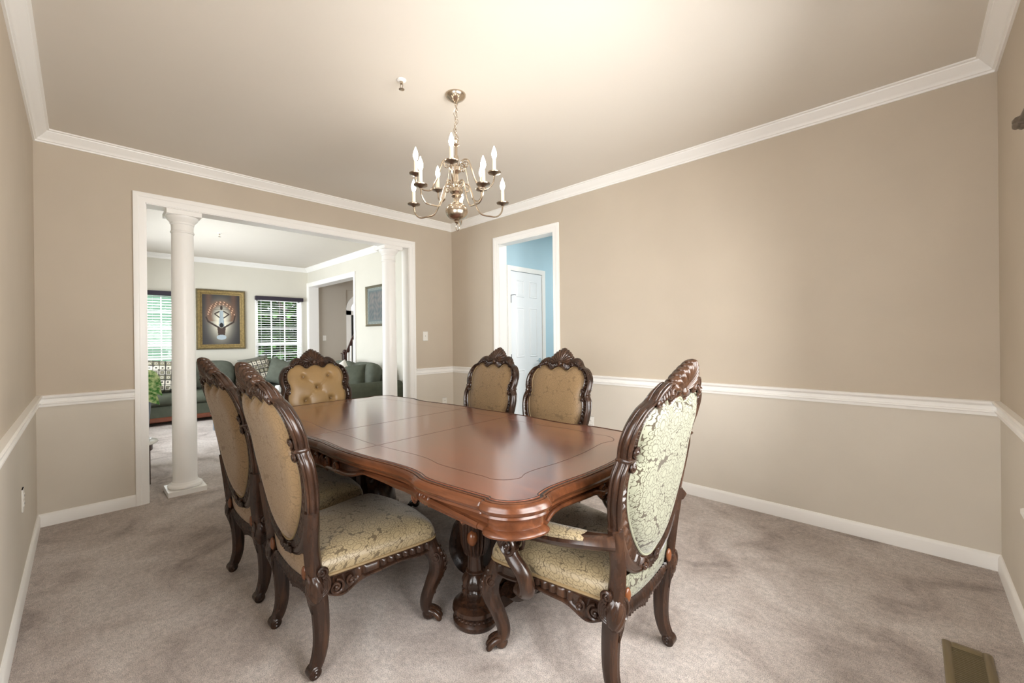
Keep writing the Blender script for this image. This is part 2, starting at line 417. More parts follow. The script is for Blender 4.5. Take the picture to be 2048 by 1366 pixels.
casing('trim_%d' % k, [(OL, 0), (OL, OT), (OR_, OT), (OR_, 0)], lambda y, z, h: (-T - h, y, z)); k += 1
casing('trim_%d' % k, [(DL, 0), (DL, DT), (DR, DT), (DR, 0)], lambda x, z, h: (x, -h, z)); k += 1
def jamb(name, boxes):
    mb = MB()
    for b in boxes: box(mb, *b)
    return struct(mb.build(name, M['trim'], smooth=False, weld=False))
j = .006
jamb('trim_%d' % k, [(-T - .002, OL - .002, 0, .001, OL + j, OT), (-T - .002, OR_ - j, 0, .001, OR_ + .002, OT), (-T - .002, OL, OT - j, .001, OR_, OT + .002)]); k += 1
jamb('trim_%d' % k, [(DL - .002, -.001, 0, DL + j, .127, DT), (DR - j, -.001, 0, DR + .002, .127, DT), (DL, -.001, DT - j, DR, .127, DT + .002)]); k += 1

# living room shell
wall('wall_living_back', [(XL - T, -LA - T, 0, XL, -3.01, HC), (XL - T, -2.14, 0, XL, -1.065, HC), (XL - T, -.205, 0, XL, YL + .19, HC),
     (XL - T, -3.01, 0, XL, -2.14, .55), (XL - T, -3.01, 2.09, XL, -2.14, HC), (XL - T, -1.065, 0, XL, -.205, .55), (XL - T, -1.065, 2.09, XL, -.205, HC)], [M['wall_living']], False)
FO0, FO1, FOT = -4.55, -2.57, 2.345
wall('wall_living_right', [(XL, YL, 0, FO0, YL + .19, HC), (FO1, YL, 0, -T, YL + .19, HC), (FO0, YL, FOT, FO1, YL + .19, HC)], [M['wall_living']], False)
UX0, UX1, UZ0, UZ1 = -3.75, -1.05, .60, 2.15     # added side window of the living room, unseen, for its fill light
wall('wall_living_left', [(XL - T, -LA - T, 0, UX0, -LA, HC), (UX1, -LA - T, 0, -T, -LA, HC), (UX0, -LA - T, 0, UX1, -LA, UZ0), (UX0, -LA - T, UZ1, UX1, -LA, HC)], [M['wall_living']], False)
wall('wall_living_near', [(-T - .004, -LA, 0, -T + .001, OL, HC), (-T - .004, OR_, 0, -T + .001, YL, HC), (-T - .004, OL, OT, -T + .001, OR_, HC)], [M['wall_living']], False)
lc = [(XL, -LA), (XL, YL), (-T, YL), (-T, -LA)]
for a, b, n in ((0, 1, (1, 0)), (1, 2, (0, -1)), (3, 0, (0, 1))):
    molding('trim_%d' % k, lc[a], lc[b], n, CROWN); k += 1
molding('baseboard_living_back', lc[0], lc[1], (1, 0), BASE)
molding('baseboard_living_right', (FO1 + CW, YL), (-T, YL), (0, -1), BASE, 0, 0)
casing('trim_%d' % k, [(FO0, 0), (FO0, FOT), (FO1, FOT), (FO1, 0)], lambda x, z, h: (x, YL - h, z)); k += 1
jamb('trim_%d' % k, [(FO0 - .002, YL - .001, 0, FO0 + j, YL + .192, FOT), (FO1 - j, YL - .001, 0, FO1 + .002, YL + .192, FOT), (FO0, YL - .001, FOT - j, FO1, YL + .192, FOT + .002)]); k += 1
# foyer beyond the living room
FD0, FD1 = .735, 1.72            # arched front door opening
wall('wall_foyer_front', [(XL - T, YL + .19, 0, XL, FD0, HC), (XL - T, FD1, 0, XL, 4.2, HC), (XL - T, FD0, 2.35, XL, FD1, HC)], [M['foyer']], False)
wall('wall_foyer_far', [(XL, 4.2, 0, -1.4, 4.35, HC)], [M['foyer']], False)
wall('wall_foyer_side', [(-1.4, YL + .19, 0, -1.25, 4.35, HC)], [M['foyer']], False)
# blue room beyond the doorway
BX = .867
BD0, BD1, BDT = .182, .772, 2.06
wall('wall_blue_left', [(BX - .11, BD1, 0, BX, 2.6, HC), (BX - .11, .125, BDT, BX, BD1, HC), (BX - .11, .125, 0, BX, BD0, BDT)], [M['blue']], False)
wall('wall_blue_far', [(BX - .11, 2.6, 0, 3.4, 2.7, HC)], [M['blue']], False)
wall('wall_blue_right', [(3.3, .125, 0, 3.4, 2.6, HC)], [M['blue']], False)
casing('trim_%d' % k, [(BD0, 0), (BD0, BDT), (BD1, BDT), (BD1, 0)], lambda y, z, h: (BX + h, y, z), prof=[(0, 0), (0, .012), (.04, .018), (.056, .016), (.056, 0)]); k += 1
dr = thing('door_1', None, None, (BX - .012, BD0 + .003, 0)); dr['kind'] = 'structure'
def door_leaf(w, h):
    mb = MB(); box(mb, -.018, 0, .01, .012, w, h)
    st, mid = .11 * w / .545 * .8, .09 * w / .545
    pw = (w - 2 * st - mid) / 2
    for z0, z1 in ((.22, .87), (1.02, 1.63), (1.75, 1.96)):
        for y0 in (st, st + pw + mid):
            rr = []
            for ins, hx in ((0, .012), (0, .0125), (.014, .004), (.02, .004), (.036, .0105)):
                rr.append([(hx, y0 + ins, z0 + ins), (hx, y0 + pw - ins, z0 + ins), (hx, y0 + pw - ins, z1 - ins), (hx, y0 + ins, z1 - ins)])
            # carve look: a raised field with a sunk border frame
            b0 = [[(.0121, y0 + i, z0 + i), (.0121, y0 + pw - i, z0 + i), (.0121, y0 + pw - i, z1 - i), (.0121, y0 + i, z1 - i)] for i in (0,)]
            rr2 = [[(x, y0 + i, z0 + i), (x, y0 + pw - i, z0 + i), (x, y0 + pw - i, z1 - i), (x, y0 + i, z1 - i)] for i, x in ((0, .012), (.007, .0185), (.012, .0185), (.020, .0125), (.030, .0165))]
            loft(mb, rr2)
    return mb
door_leaf(BD1 - BD0 - .006, BDT - .004).build('door_leaf', M['door'], dr, ang=15)
mb = MB(); tube(mb, [(.012, .53, .97), (.055, .53, .97)], .009); tube(mb, [(.052, .535, .97), (.056, .49, .972), (.056, .42, .967)], [.010, .009, .007]); lathe(mb, [(.026, 0), (.026, .006), (.012, .010)], 16)
M4 = Matrix.Translation((.012, .53, .97)) @ Matrix.Rotation(PI / 2, 4, 'Y')
mb2 = MB(); tube(mb2, [(.012, .53, .97), (.055, .53, .97)], .009); tube(mb2, [(.052, .535, .97), (.056, .49, .972), (.056, .42, .967)], [.010, .009, .007]); tube(mb2, [(.0122, .53, .97), (.018, .53, .97), (.020, .53, .97)], [.027, .027, .012], 16)
mb2.build('door_handle', M['chrome'], dr)
for hz in (1.72, 1.02, .25):
    mb = MB(); tube(mb, [(.020, -.004, hz - .045), (.020, -.004, hz + .045)], .007)
    if hz > 1.5: tube(mb, [(.020, -.004, hz + .045), (.050, .03, hz + .05), (.052, .05, hz + .048)], .0035)
    mb.build('hinge', M['black'], dr)

# ------------------------------------------------------------------ windows
def window(name, xw, y0, y1, z0, z1, cols, rows, mid, face=1, depth=.10, casing_w=0):
    """double-hung window in a wall of constant x; face +1: room lies at +x"""
    r = thing(name, None, None, (xw, 0, 0)); r['kind'] = 'structure'
    f = face
    def bx(mb, d0, ya, za, d1, yb, zb): box(mb, min(-f * d0, -f * d1), ya, za, max(-f * d0, -f * d1), yb, zb)
    fw = .045; mb = MB()
    bx(mb, 0, y0, z0, depth, y0 + .02, z1); bx(mb, 0, y1 - .02, z0, depth, y1, z1); bx(mb, 0, y0, z1 - .02, depth, y1, z1); bx(mb, -.02, y0 - .02, z0 - .012, depth, y1 + .02, z0 + .012)
    for ya, yb in ((y0 + .02, y0 + .02 + fw), (y1 - .02 - fw, y1 - .02)): bx(mb, .06, ya, z0 + .012, depth, yb, z1 - .02)
    bx(mb, .06, y0, z1 - .02 - fw, depth, y1, z1 - .02); bx(mb, .06, y0, z0 + .012, depth, y1, z0 + .012 + fw); bx(mb, .05, y0 + .02, mid - .025, depth, y1 - .02, mid + .025)
    mb.build('window_frame', M['trim'], r, smooth=False, weld=False)
    mb = MB(); ya, yb = y0 + .065, y1 - .065
    for i in range(1, cols): y = ya + (yb - ya) * i / cols; bx(mb, .072, y - .009, z0 + .05, .09, y + .009, z1 - .06)
    for za, zb in ((mid + .025, z1 - .065), (z0 + .057, mid - .025)):
        n = rows
        for i in range(1, n): z = za + (zb - za) * i / n; bx(mb, .073, ya, z - .009, .089, yb, z + .009)
    mb.build('muntin', M['trim'], r, smooth=False, weld=False)
    mb = MB(); bx(mb, .079, y0 + .03, z0 + .02, .083, y1 - .03, z1 - .03); mb.build('pane', M['glass'], r, smooth=False)
    return r
window('window_1', XL, -1.065, -.205, .55, 2.09, 3, 3, 1.19)
window('window_2', XL, -3.01, -2.14, .55, 2.09, 3, 3, 1.19)
for i, (y0, y1) in enumerate(((WY0, -2.055), (-1.955, WY1))): window('window_%d' % (3 + i), LB, y0, y1, WZ0, WZ1, 3, 2, 1.31, face=-1)
def window_y(name, X0, X1, Z0, Z1, cols):
    r = thing(name, None, None, (0, -LA, 0)); r['kind'] = 'structure'; mb = MB(); y0, y1 = -.10, -.06; zm = (Z0 + Z1) / 2
    for b in ((X0, -.1, Z0, X0 + .06, 0, Z1), (X1 - .06, -.1, Z0, X1, 0, Z1), (X0, -.1, Z1 - .06, X1, 0, Z1), (X0, -.1, Z0, X1, 0, Z0 + .05), (X0, y0, zm - .03, X1, y1, zm + .03)): box(mb, *b)
    mb.build('window_frame', M['trim'], r, smooth=False, weld=False); mb = MB()
    for q in range(1, cols): x = X0 + (X1 - X0) * q / cols; box(mb, x - .01, -.09, Z0, x + .01, -.07, Z1)
    for z in ((Z0 + zm) / 2, (zm + Z1) / 2): box(mb, X0, -.089, z - .01, X1, -.071, z + .01)
    mb.build('muntin', M['trim'], r, smooth=False, weld=False); mb = MB(); box(mb, X0 + .03, -.082, Z0 + .03, X1 - .03, -.078, Z1 - .03); mb.build('pane', M['glass'], r, smooth=False)
window_y('window_5', VX0, VX1, VZ0, VZ1, 3); window_y('window_6', UX0, UX1, UZ0, UZ1, 6)  # both windows are added, out of view, to let the fill lamps in
casing('trim_%d' % k, [(UX0, UZ0), (UX0, UZ1), (UX1, UZ1), (UX1, UZ0)], lambda x, z, h: (x, -LA + h, z), closed=True); k += 1
casing('trim_%d' % k, [(VX0, VZ0), (VX0, VZ1), (VX1, VZ1), (VX1, VZ0)], lambda x, z, h: (x, -LA + h, z), closed=True); k += 1
mb = MB(); box(mb, LB + .002, -2.055, WZ0, LB + T, -1.955, WZ1); struct(mb.build('trim_%d' % k, M['trim'], smooth=False)); k += 1
casing('trim_%d' % k, [(WY0, WZ0 - .01), (WY0, WZ1), (WY1, WZ1), (WY1, WZ0 - .01)], lambda y, z, h: (LB - h, y, z), prof=[(a * .8, b) for a, b in CAS]); k += 1
mb = MB(); bbox(mb, LB - .05, WY0 - .09, WZ0 - .03, LB + .02, WY1 + .085, WZ0 - .002, .006); struct(mb.build('trim_%d' % k, M['trim'])); k += 1

def blind(y0, y1, z0, z1, label, tilt):
    r = thing('window_blind', label, 'blind', (XL, (y0 + y1) / 2, z1), 0, 'living room window blinds'); w = (y1 - y0) / 2
    mb = MB(); bbox(mb, .002, -w - .02, -.075, .075, w + .02, .0, .006); mb.build('valance', M['valance'], r)
    mb = MB(); n = int((z1 - .08 - z0) / .045)
    for i in range(n):
        z = -.095 - i * .045; c, s = math.cos(tilt), math.sin(tilt)
        Mx = Matrix.Translation((.028, 0, z)) @ Matrix.Rotation(tilt, 4, 'Y'); box(mb, -.023, -w + .005, -.0012, .023, w - .005, .0012, M=Mx)
    box(mb, .01, -w + .005, z0 - z1 - .012, .045, w - .005, z0 - z1 + .006)
    mb.build('blind_slat', M['slat'], r, smooth=False, weld=False)
    mb = MB()
    for y in (-w * .8, 0, w * .8): tube(mb, [(.028, y, -.07), (.028, y, z0 - z1)], .0014, 5)
    mb.build('ladder_cord', M['slat'], r, weld=False)
    mb = MB(); tube(mb, [(.07, -w + .07, -.07), (.072, -w + .07, -.75)], .003, 6); mb.build('tilt_wand', M['slat'], r)
blind(-1.05, -.22, .58, 2.105, 'white slatted blind with dark valance at the window right of the gilt-framed painting', .12)
blind(-2.995, -2.155, .58, 2.095, 'white slatted blind with dark valance at the window behind the left column', .30)

# ------------------------------------------------------------------ columns in the opening
def column(y, label):
    r = thing('column', label, 'column', (-.132, y, 0), 0, 'round columns in the wide opening')
    mb = MB(); box(mb, -.13, -.13, 0, .13, .13, .04); mb.build('plinth', M['trim'], r, smooth=False)
    mb = MB(); lathe(mb, [(.10, .038), (.118, .044), (.122, .055), (.118, .066), (.104, .072), (.100, .076), (.098, .082), (.09, .088), (.087, .10), (.085, .12)], 40); mb.build('base', M['trim'], r)
    mb = MB(); pr = []
    for i in range(24):
        t = i / 23; pr.append((.0855 - .0095 * (t ** 1.6), .10 + t * (2.17 - .10)))
    lathe(mb, pr, 40); mb.build('shaft', M['trim'], r)
    mb = MB(); lathe(mb, [(.076, 2.165), (.082, 2.168), (.084, 2.176), (.080, 2.182), (.077, 2.186), (.077, 2.235), (.083, 2.24), (.085, 2.248), (.083, 2.252), (.09, 2.262), (.104, 2.278), (.112, 2.295), (.113, 2.302), (.09, 2.303)], 40)
    box(mb, -.118, -.118, 2.302, .118, .118, OT - j); mb.build('capital', M['trim'], r, ang=30)
column(-2.80, 'white round column at the left side of the wide opening, beside the side table')
column(-.845, 'white round column at the right side of the wide opening, in front of the loveseat')

# ------------------------------------------------------------------ plates, outlets, sprinklers, register
def plate(name, label, cat, loc, rz, kind):
    r = thing(name, label, cat, loc, rz)
    mb = MB(); bbox(mb, -.036, -.006, -.058, .036, 0, .058, .004); mb.build('cover_plate', M['plate'], r)
    if kind == 'switch':
        mb = MB(); bbox(mb, -.005, -.016, -.004, .005, -.004, .012, .002); mb.build('toggle', M['plate'], r)
    else:
        for z in (-.02, .02):
            mb = MB(); bbox(mb, -.017, -.009, z - .014, .017, -.003, z + .014, .004)
            so = mb.build('socket', M['plate'], r)
            mb = MB(); box(mb, -.008, -.0096, z - .004, -.0055, -.008, z + .006); box(mb, .0055, -.0096, z - .004, .008, -.008, z + .006); mb.build('slot', M['dark_slot'], so, smooth=False, weld=False)
    return r
plate('light_switch', 'white light switch plate between the wide opening and the far corner', 'light switch', (0, -.428, 1.29), PI / 2, 'switch')
plate('outlet', 'white wall outlet below the chair rail near the far corner', 'outlet', (0, -.143, .447), PI / 2, 'outlet')
plate('outlet', 'white wall outlet just right of the right-hand chair across the table', 'outlet', (2.07, 0, .447), 0, 'outlet')
plate('outlet', 'white wall outlet low on the left wall', 'outlet', (1.03, -LA, .465), PI, 'outlet')
plate('light_switch', 'white light switch plate on the grey foyer wall', 'light switch', (XL, .249, 1.29), PI / 2, 'switch')
def sprinkler(x, y, label):
    r = thing('sprinkler_head', label, 'sprinkler', (x, y, HC), 0, 'ceiling sprinkler heads')
    mb = MB(); lathe(mb, [(.026, 0), (.026, -.003), (.020, -.007), (.010, -.009)], 24); mb.build('escutcheon', M['trim'], r)
    mb = MB(); lathe(mb, [(.009, -.010), (.009, -.022), (.006, -.024)], 10)
    for s in (-1, 1): tube(mb, [(s * .008, 0, -.02), (s * .013, 0, -.034), (s * .004, 0, -.05)], .002, 6)
    lathe(mb, [(.003, -.046), (.016, -.052), (.016, -.0535), (.003, -.055)], 12); mb.build('sprinkler_body', M['nickel'], r)
sprinkler(2.213, -2.132, 'small ceiling sprinkler head beside the chandelier canopy')
sprinkler(-2.406, -2.072, 'small ceiling sprinkler head in the living room')
r = thing('floor_register', 'tan metal floor register by the right corner of the carpet', 'floor vent', (4.39, -1.10, 0), math.radians(0))
mb = MB()
hx, hy, ix, iy = .068, .17, .042, .135
for b in ((-hx, -hy, 0, -ix, hy, .009), (ix, -hy, 0, hx, hy, .009), (-ix, -hy, 0, ix, -iy, .009), (-ix, iy, 0, ix, hy, .009)): bbox(mb, *b, .004)
mb.build('register_frame', M['vent'], r, weld=False)
mb = MB()
for i in range(22):
    y = -iy + .004 + i * (2 * iy - .008) / 21; box(mb, -ix, y - .0016, .001, ix, y + .0016, .007)
mb.build('louvre', M['vent'], r, smooth=False, weld=False)
mb = MB(); box(mb, -ix, -iy, 0, ix, iy, .0012); mb.build('duct_opening', M['dark_slot'], r, smooth=False)
# curtain rod whose finial shows at the right edge
r = thing('curtain_rod', 'bronze curtain rod with leaf finial at the right edge of the photo', 'curtain rod', (LB - .043, -1.04, 2.025))
mb = MB(); tube(mb, [(0, .0, 0), (0, -2.0, 0)], .011, 10); mb.build('rod', M['iron'], r)
mb = MB()
for q in range(5):
    a = q * 2 * PI / 5; ell(mb, (math.cos(a) * .012, .03, math.sin(a) * .012), (.013, .034, .013), 8, 6)
ell(mb, (0, -.004, 0), (.016, .012, .016), 10, 6); mb.build('finial', M['iron'], r, weld=False)
for y in (-.1, -1.9):
    mb = MB(); tube(mb, [(.035, y, -.02), (.02, y, -.02), (0, y, -.008)], .007, 8); bbox(mb, .034, y - .015, -.05, .0428, y + .015, .02, .003); mb.build('bracket', M['iron'], r, weld=False)

# ------------------------------------------------------------------ chandelier
def chandelier():
    D = (2.312, -1.822); th = math.atan2(-3.422 - D[1], 4.243 - D[0])
    r = thing('chandelier', 'brushed nickel two-tier chandelier with ten lit candle bulbs above the table', 'chandelier', (D[0], D[1], HC))
    Z = lambda z: z - HC
    mb = MB(); lathe(mb, [(.012, -.046), (.016, -.044), (.030, -.036), (.052, -.020), (.061, -.008), (.062, 0)], 32); mb.build('canopy', M['nickel'], r)
    mb = MB(); lk = 11; z0, z1 = -.044, Z(2.455); dz = (z0 - z1) / lk
    for i in range(lk):
        zc = z0 - dz * (i + .5); a = (i % 2) * PI / 2 + .4; L = []
        for q in range(14):
            b = 2 * PI * q / 14; x = .0075 * math.cos(b); L.append((x * math.cos(a) + .006 * math.sin(i * .7), x * math.sin(a), zc + math.sin(b) * dz * .66))
        tube(mb, L, .0017, 6, loop=True)
    P = [(.012 * math.sin(q * .9), .010 * math.cos(q * .8), z0 + (z1 - z0) * q / 16) for q in range(17)]
    tube(mb, P, .0016, 6); mb.build('chain', M['nickel'], r, weld=False)
    mb = MB(); pr = [(.004, 2.46), (.009, 2.455), (.016, 2.447), (.009, 2.438), (.006, 2.43), (.018, 2.422), (.019, 2.418), (.008, 2.41), (.008, 2.36), (.013, 2.35), (.016, 2.335), (.010, 2.32), (.009, 2.30),
          (.020, 2.29), (.030, 2.283), (.030, 2.262), (.020, 2.252), (.010, 2.245), (.012, 2.21), (.017, 2.19), (.012, 2.175), (.022, 2.165), (.038, 2.155), (.040, 2.135), (.028, 2.122), (.032, 2.112), (.020, 2.10), (.018, 2.08), (.02, 2.07)]
    lathe(mb, [(a, Z(b)) for a, b in pr], 24); mb.build('stem', M['nickel'], r)
    mb = MB(); pr = []
    for i in range(15):
        a = -PI / 2 + PI * i / 14; pr.append((max(.006, .068 * math.cos(a)), Z(2.021) + .055 * math.sin(a)))
    lathe(mb, pr, 32); lathe(mb, [(.006, Z(1.95)), (.014, Z(1.956)), (.014, Z(1.964)), (.02, Z(1.968))], 16); mb.build('ball', M['nickel'], r, weld=False)
    mb = MB(); tube(mb, [(.016 * math.cos(q * PI / 10), 0.006, Z(1.93) + .022 * math.sin(q * PI / 10)) for q in range(20)], .0025, 6, loop=True); mb.build('ring', M['nickel'], r)
    def arm(ang, R, zc, zh):
        a = th + math.radians(ang); c, s = math.cos(a), math.sin(a)
        P2 = [(.028, zh), (.022, zh + .02), (.03, zh + .045), (.055, zh + .058), (.08, zh + .045), (.095, zh + .005), (.115, zh - .06), (.15, zh - .115), (R - .085, zc - .085), (R - .04, zc - .085), (R - .008, zc - .055), (R, zc - .01)]
        if R < .26: P2[7] = (.135, zh - .10)
        Q = cr(P2, 60); mb = MB(); tube(mb, [(p[0] * c, p[0] * s, Z(p[1])) for p in Q], .0048, 8)
        sp = spiral((.058, zh + .022), .022, 2.2, 1.2, -1, 22); tube(mb, [(p[0] * c, p[0] * s, Z(p[1])) for p in sp], .0035, 6)
        ar = mb.build('arm', M['nickel'], r, weld=False)
        o = (R * c, R * s, Z(zc))
        mb = MB(); lathe(mb, [(.006, -.016), (.012, -.010), (.02, -.006), (.037, -.001), (.039, .004), (.036, .006), (.014, .004), (.014, .010), (.012, .012)], 24, o); mb.build('drip_pan', M['nickel_pan'], ar)
        mb = MB(); lathe(mb, [(.0105, .008), (.0105, .078), (.009, .080)], 14, o); mb.build('candle_sleeve', M['sleeve'], ar)
        mb = MB(); lathe(mb, [(.006, .079), (.010, .088), (.0145, .102), (.0150, .112), (.012, .128), (.007, .142), (.003, .153), (.0012, .158)], 16, o); mb.build('bulb', M['bulb'], ar)
    for q in (30, 102, 174, -114, -42): arm(q, .29, 2.095, 2.135)
    for q in (-6, 66, 138, -150, -78): arm(q, .24, 2.22, 2.27)
chandelier()

# ------------------------------------------------------------------ dining chairs
PAIR = [((0, .462), (0, .418)), ((.035, .470), (.05, .420)), ((.076, .494), (.108, .436)), ((.117, .538), (.162, .474)), ((.155, .59), (.204, .535)), ((.19, .655), (.240, .61)), ((.215, .72), (.263, .69)),
        ((.226, .785), (.275, .765)), ((.220, .832), (.273, .825)), ((.203, .868), (.257, .868)), ((.212, .907), (.266, .912)), ((.220, .945), (.267, .955)), ((.215, .985), (.254, .998)), ((.193, 1.022), (.224, 1.036)),
        ((.160, 1.046), (.184, 1.055)), ((.124, 1.054), (.161, 1.087)), ((.097, 1.044), (.124, 1.107)), ((.078, 1.026), (.092, 1.100)), ((.056, 1.024), (.062, 1.096)), ((.030, 1.040), (.032, 1.098)), ((0, 1.048), (0, 1.104))]
YB = np.array([(0, -.262), (.12, -.225), (.25, -.226), (.36, -.240), (.46, -.254), (.55, -.262), (.70, -.276), (.868, -.306), (.96, -.333), (1.05, -.366), (1.12, -.396), (1.19, -.428)])
_yb = cr(YB, 400)
def yb(z): return float(np.interp(z, _yb[:, 0], _yb[:, 1]))
def onback(w, z, h, k=1): return (w * k, yb(z) + h, z)

def half_full(P):
    R = cr(P, 170); L = R[::-1][1:-1] * np.array([-1, 1]); return np.vstack([R, L])
IN = half_full([p[0] for p in PAIR]); OU = half_full([p[1] for p in PAIR])

INS = IN.copy()
for _ in range(160): INS = (np.roll(INS, 1, 0) + INS + np.roll(INS, -1, 0)) / 3
def back_frame(k, mat, parent):
    mb = MB(); n = len(IN)
    d = np.r_[0, np.cumsum(np.linalg.norm(np.diff(.5 * (IN + OU), axis=0), axis=1))]
    prof = [(0, .006), (.03, .020), (.10, .027), (.18, .021), (.24, .013), (.54, .013), (.60, .023), (.70, .031), (.82, .031), (.92, .027), (.98, .025), (1.06, .022), (1.08, .018), (1.04, .014), (1.0, .0125), (1.07, .009), (1.10, .004)]
    prof = prof + [(t, -h * (.62 if t < .95 else .8)) for t, h in prof[::-1]]
    rings = []
    for i in range(n):
        ring = []
        tooth = .5 + .5 * math.cos(2 * PI * d[i] / .0125)
        for t, h in prof:
            p = IN[i] + (OU[i] - IN[i]) * t
            hh = h
            if .2 < t < .56: hh = math.copysign(abs(h) + .011 * tooth ** .6, h)
            ring.append(onback(p[0], p[1], hh, k))
        rings.append(ring)
    loft(mb, rings, loop=True)
    for s in (-1, 1):
        # stile from the lower lobe down to the seat
        P = cr([(s * .246, .64), (s * .232, .575), (s * .214, .51), (s * .206, .45), (s * .206, .39), (s * .205, .34)], 26)
        tube(mb, [onback(p[0], p[1], 0, k) for p in P], np.linspace(.026, .031, 26), 16, sx=1, sy=.95, mod=lambda a, t: 1 + .07 * math.cos(6 * a), up=(0, 1, 0))
        # collar at the waist
        tube(mb, [onback(s * x, z, 0, k) for x, z in ((.215, .868), (.240, .868), (.258, .869), (.2645, .869))], [.022, .026, .026, .013], 12, up=(0, 0, 1), sx=.46, sy=1.12)
        for fs in (1, -1):
            h = .022 * fs
            def vol(c, r, a0, tn, dd, rad=.0058): tube(mb, [onback(p[0], p[1], h, k) for p in spiral(c, r, a0, tn, dd)], np.linspace(rad, rad * .8, int(16 * tn) + 4), 7)
            vol((s * .222, .895), .019, -PI / 2, 1.5, s); vol((s * .222, .842), .019, PI / 2, 1.5, -s)
            vol((s * .176, 1.048), .016, PI / 2, 1.4, s); vol((s * .10, 1.072), .024, PI * (.5 - .5 * s), 1.6, s, .007)
            vol((s * .045, .437), .020, PI / 2, 1.4, s)
            ell(mb, onback(s * .222, .895, h, k), (.008, .008, .008), 8, 5); ell(mb, onback(s * .222, .842, h, k), (.008, .008, .008), 8, 5)
            ell(mb, onback(s * .10, 1.072, h, k), (.009, .009, .009), 8, 5)
            for q in range(5):   # acanthus along the shoulder
                z = 1.080 - .006 * q; w = .120 + q * .012
                ell(mb, onback(s * w, z, h, k), (.007, .007, .015), 8, 5)
    # carved leaf below the panel
    for fs in (1, -1):
        for q in range(-3, 4):
            w = q * .014; L = .045 - .006 * abs(q)
            tube(mb, [onback(w * .5, .445, .014 * fs, k), onback(w, .445 - L * .6, .022 * fs, k), onback(w * 1.15, .445 - L, .008 * fs, k)], [.006, .008, .003], 7)
    tube(mb, [onback(0, .452, 0, k), onback(0, .40, 0, k)], [.03, .012], 10, up=(0, 1, 0))
    # cabochon and scrolls where stile meets leg
    return mb.build('back_frame', mat, parent, weld=False, ang=50)
def crest(k, mat, parent):
    mb = MB(); nth, nt = 121, 12; z0 = 1.066
    def R(t):   # t in -1..1 : outline radius of the pointed shell
        a = abs(t * 1.42); return float(np.interp(a, [0, .08, .20, .455, .77, 1.03, 1.24, 1.42], [.116, .113, .1075, .102, .100, .102, .104, .098])) * (1 + .02 * abs(math.cos(a * 9)))
    QS = [0, .10, .2, .3, .42, .54, .66, .77, .86, .93, .975, 1.0]
    for fs in (1, -1):
        rings = []
        for q in QS:
            ring = []
            for i in range(nth):
                t = -1 + 2 * i / (nth - 1); a = t * 1.42; rad = .02 + (R(t) - .02) * q
                rib = abs(math.cos(t * 5.5 * PI))
                h = (.022 - .004 * q + .010 * rib * (.3 + .7 * q) + .006 * math.sin(q * PI)) * math.sqrt(max(0, 1 - q ** 10))
                ring.append(onback(math.sin(a) * rad, z0 + math.cos(a) * rad, fs * h, k))
            rings.append(ring)
        loft(mb, rings, closed=False)
    # scalloped rim beads that thicken the edge
    for i in range(12):
        t = -1 + 2 * (i + .5) / 12; a = t * 1.40; rad = R(t) * .955
        p = onback(math.sin(a) * rad, z0 + math.cos(a) * rad, 0, k); ell(mb, p, (.0085, .016, .0085), 10, 6)
    for fs in (1, -1):
        ell(mb, onback(0, z0 + .006, .022 * fs, k), (.018, .012, .018), 12, 7)
        tube(mb, [onback(.030 * math.cos(b), z0 + .004 + .030 * math.sin(b), .020 * fs, k) for b in np.linspace(-.3, PI + .3, 16)], .006, 7)
    return mb.build('crest', mat, parent, weld=False, ang=50)
def back_pad(name, k, mat, parent, fs, puff, tufts=(), labels=None):
    mb = MB(); n = len(IN); C = np.array([0, .765]); m = 26; rings = []
    for j in range(m):
        q = .004 + (1 - .004) * j / (m - 1); ring = []
        for i in range(0, n, 2):
            e_ = q ** 14; p = C + ((IN[i] * e_ + INS[i] * (1 - e_)) - C) * q * 1.01
            h = .006 + puff * (1 - q ** (5 if fs > 0 else 8)) ** .8
            for tx, tz in tufts:
                dd = math.hypot(p[0] - tx, p[1] - tz); h -= .030 * math.exp(-(dd / .022) ** 2) + .010 * math.exp(-(dd / .055) ** 2)
            if tufts:
                for (ax, az), (bx, bz) in [(a, b) for ia, a in enumerate(tufts) for b in tufts[ia + 1:] if math.hypot(a[0] - b[0], a[1] - b[1]) < .16]:
                    L = math.hypot(bx - ax, bz - az); ux, uz = (bx - ax) / L, (bz - az) / L; s = (p[0] - ax) * ux + (p[1] - az) * uz
                    if 0 < s < L: h -= .007 * math.exp(-(((p[0] - ax) * uz - (p[1] - az) * ux) / .006) ** 2)
            ring.append(onback(p[0], p[1], fs * h, k))
        rings.append(ring)
    loft(mb, rings, caps=False); mb.add([onback(0, .765, fs * (.006 + puff), k)], [])
    o = mb.build(name, mat, parent, ang=80)
    mb = MB(); tube(mb, [onback(p[0], p[1], fs * .014, k) for p in IN[::2] * np.array([.985, 1])], .0045, 6, loop=True); mb.build('piping', M['piping_daylit'] if mat is M['fab_daylit'] else M['piping'], o)
    return o
def seat_outline(k, n=96, grow=0):
    P = [(.215, -.235), (.232, -.14), (.252, 0), (.27, .12), (.281, .21), (.277, .252), (.25, .272), (.18, .292), (.09, .306), (0, .31)]
    R = cr(P, n // 2 + 1); L = R[::-1][1:] * np.array([-1, 1])
    O = np.vstack([R, L]); O = resample(O, n * 2) * np.array([k, 1])
    return O       # open at the back
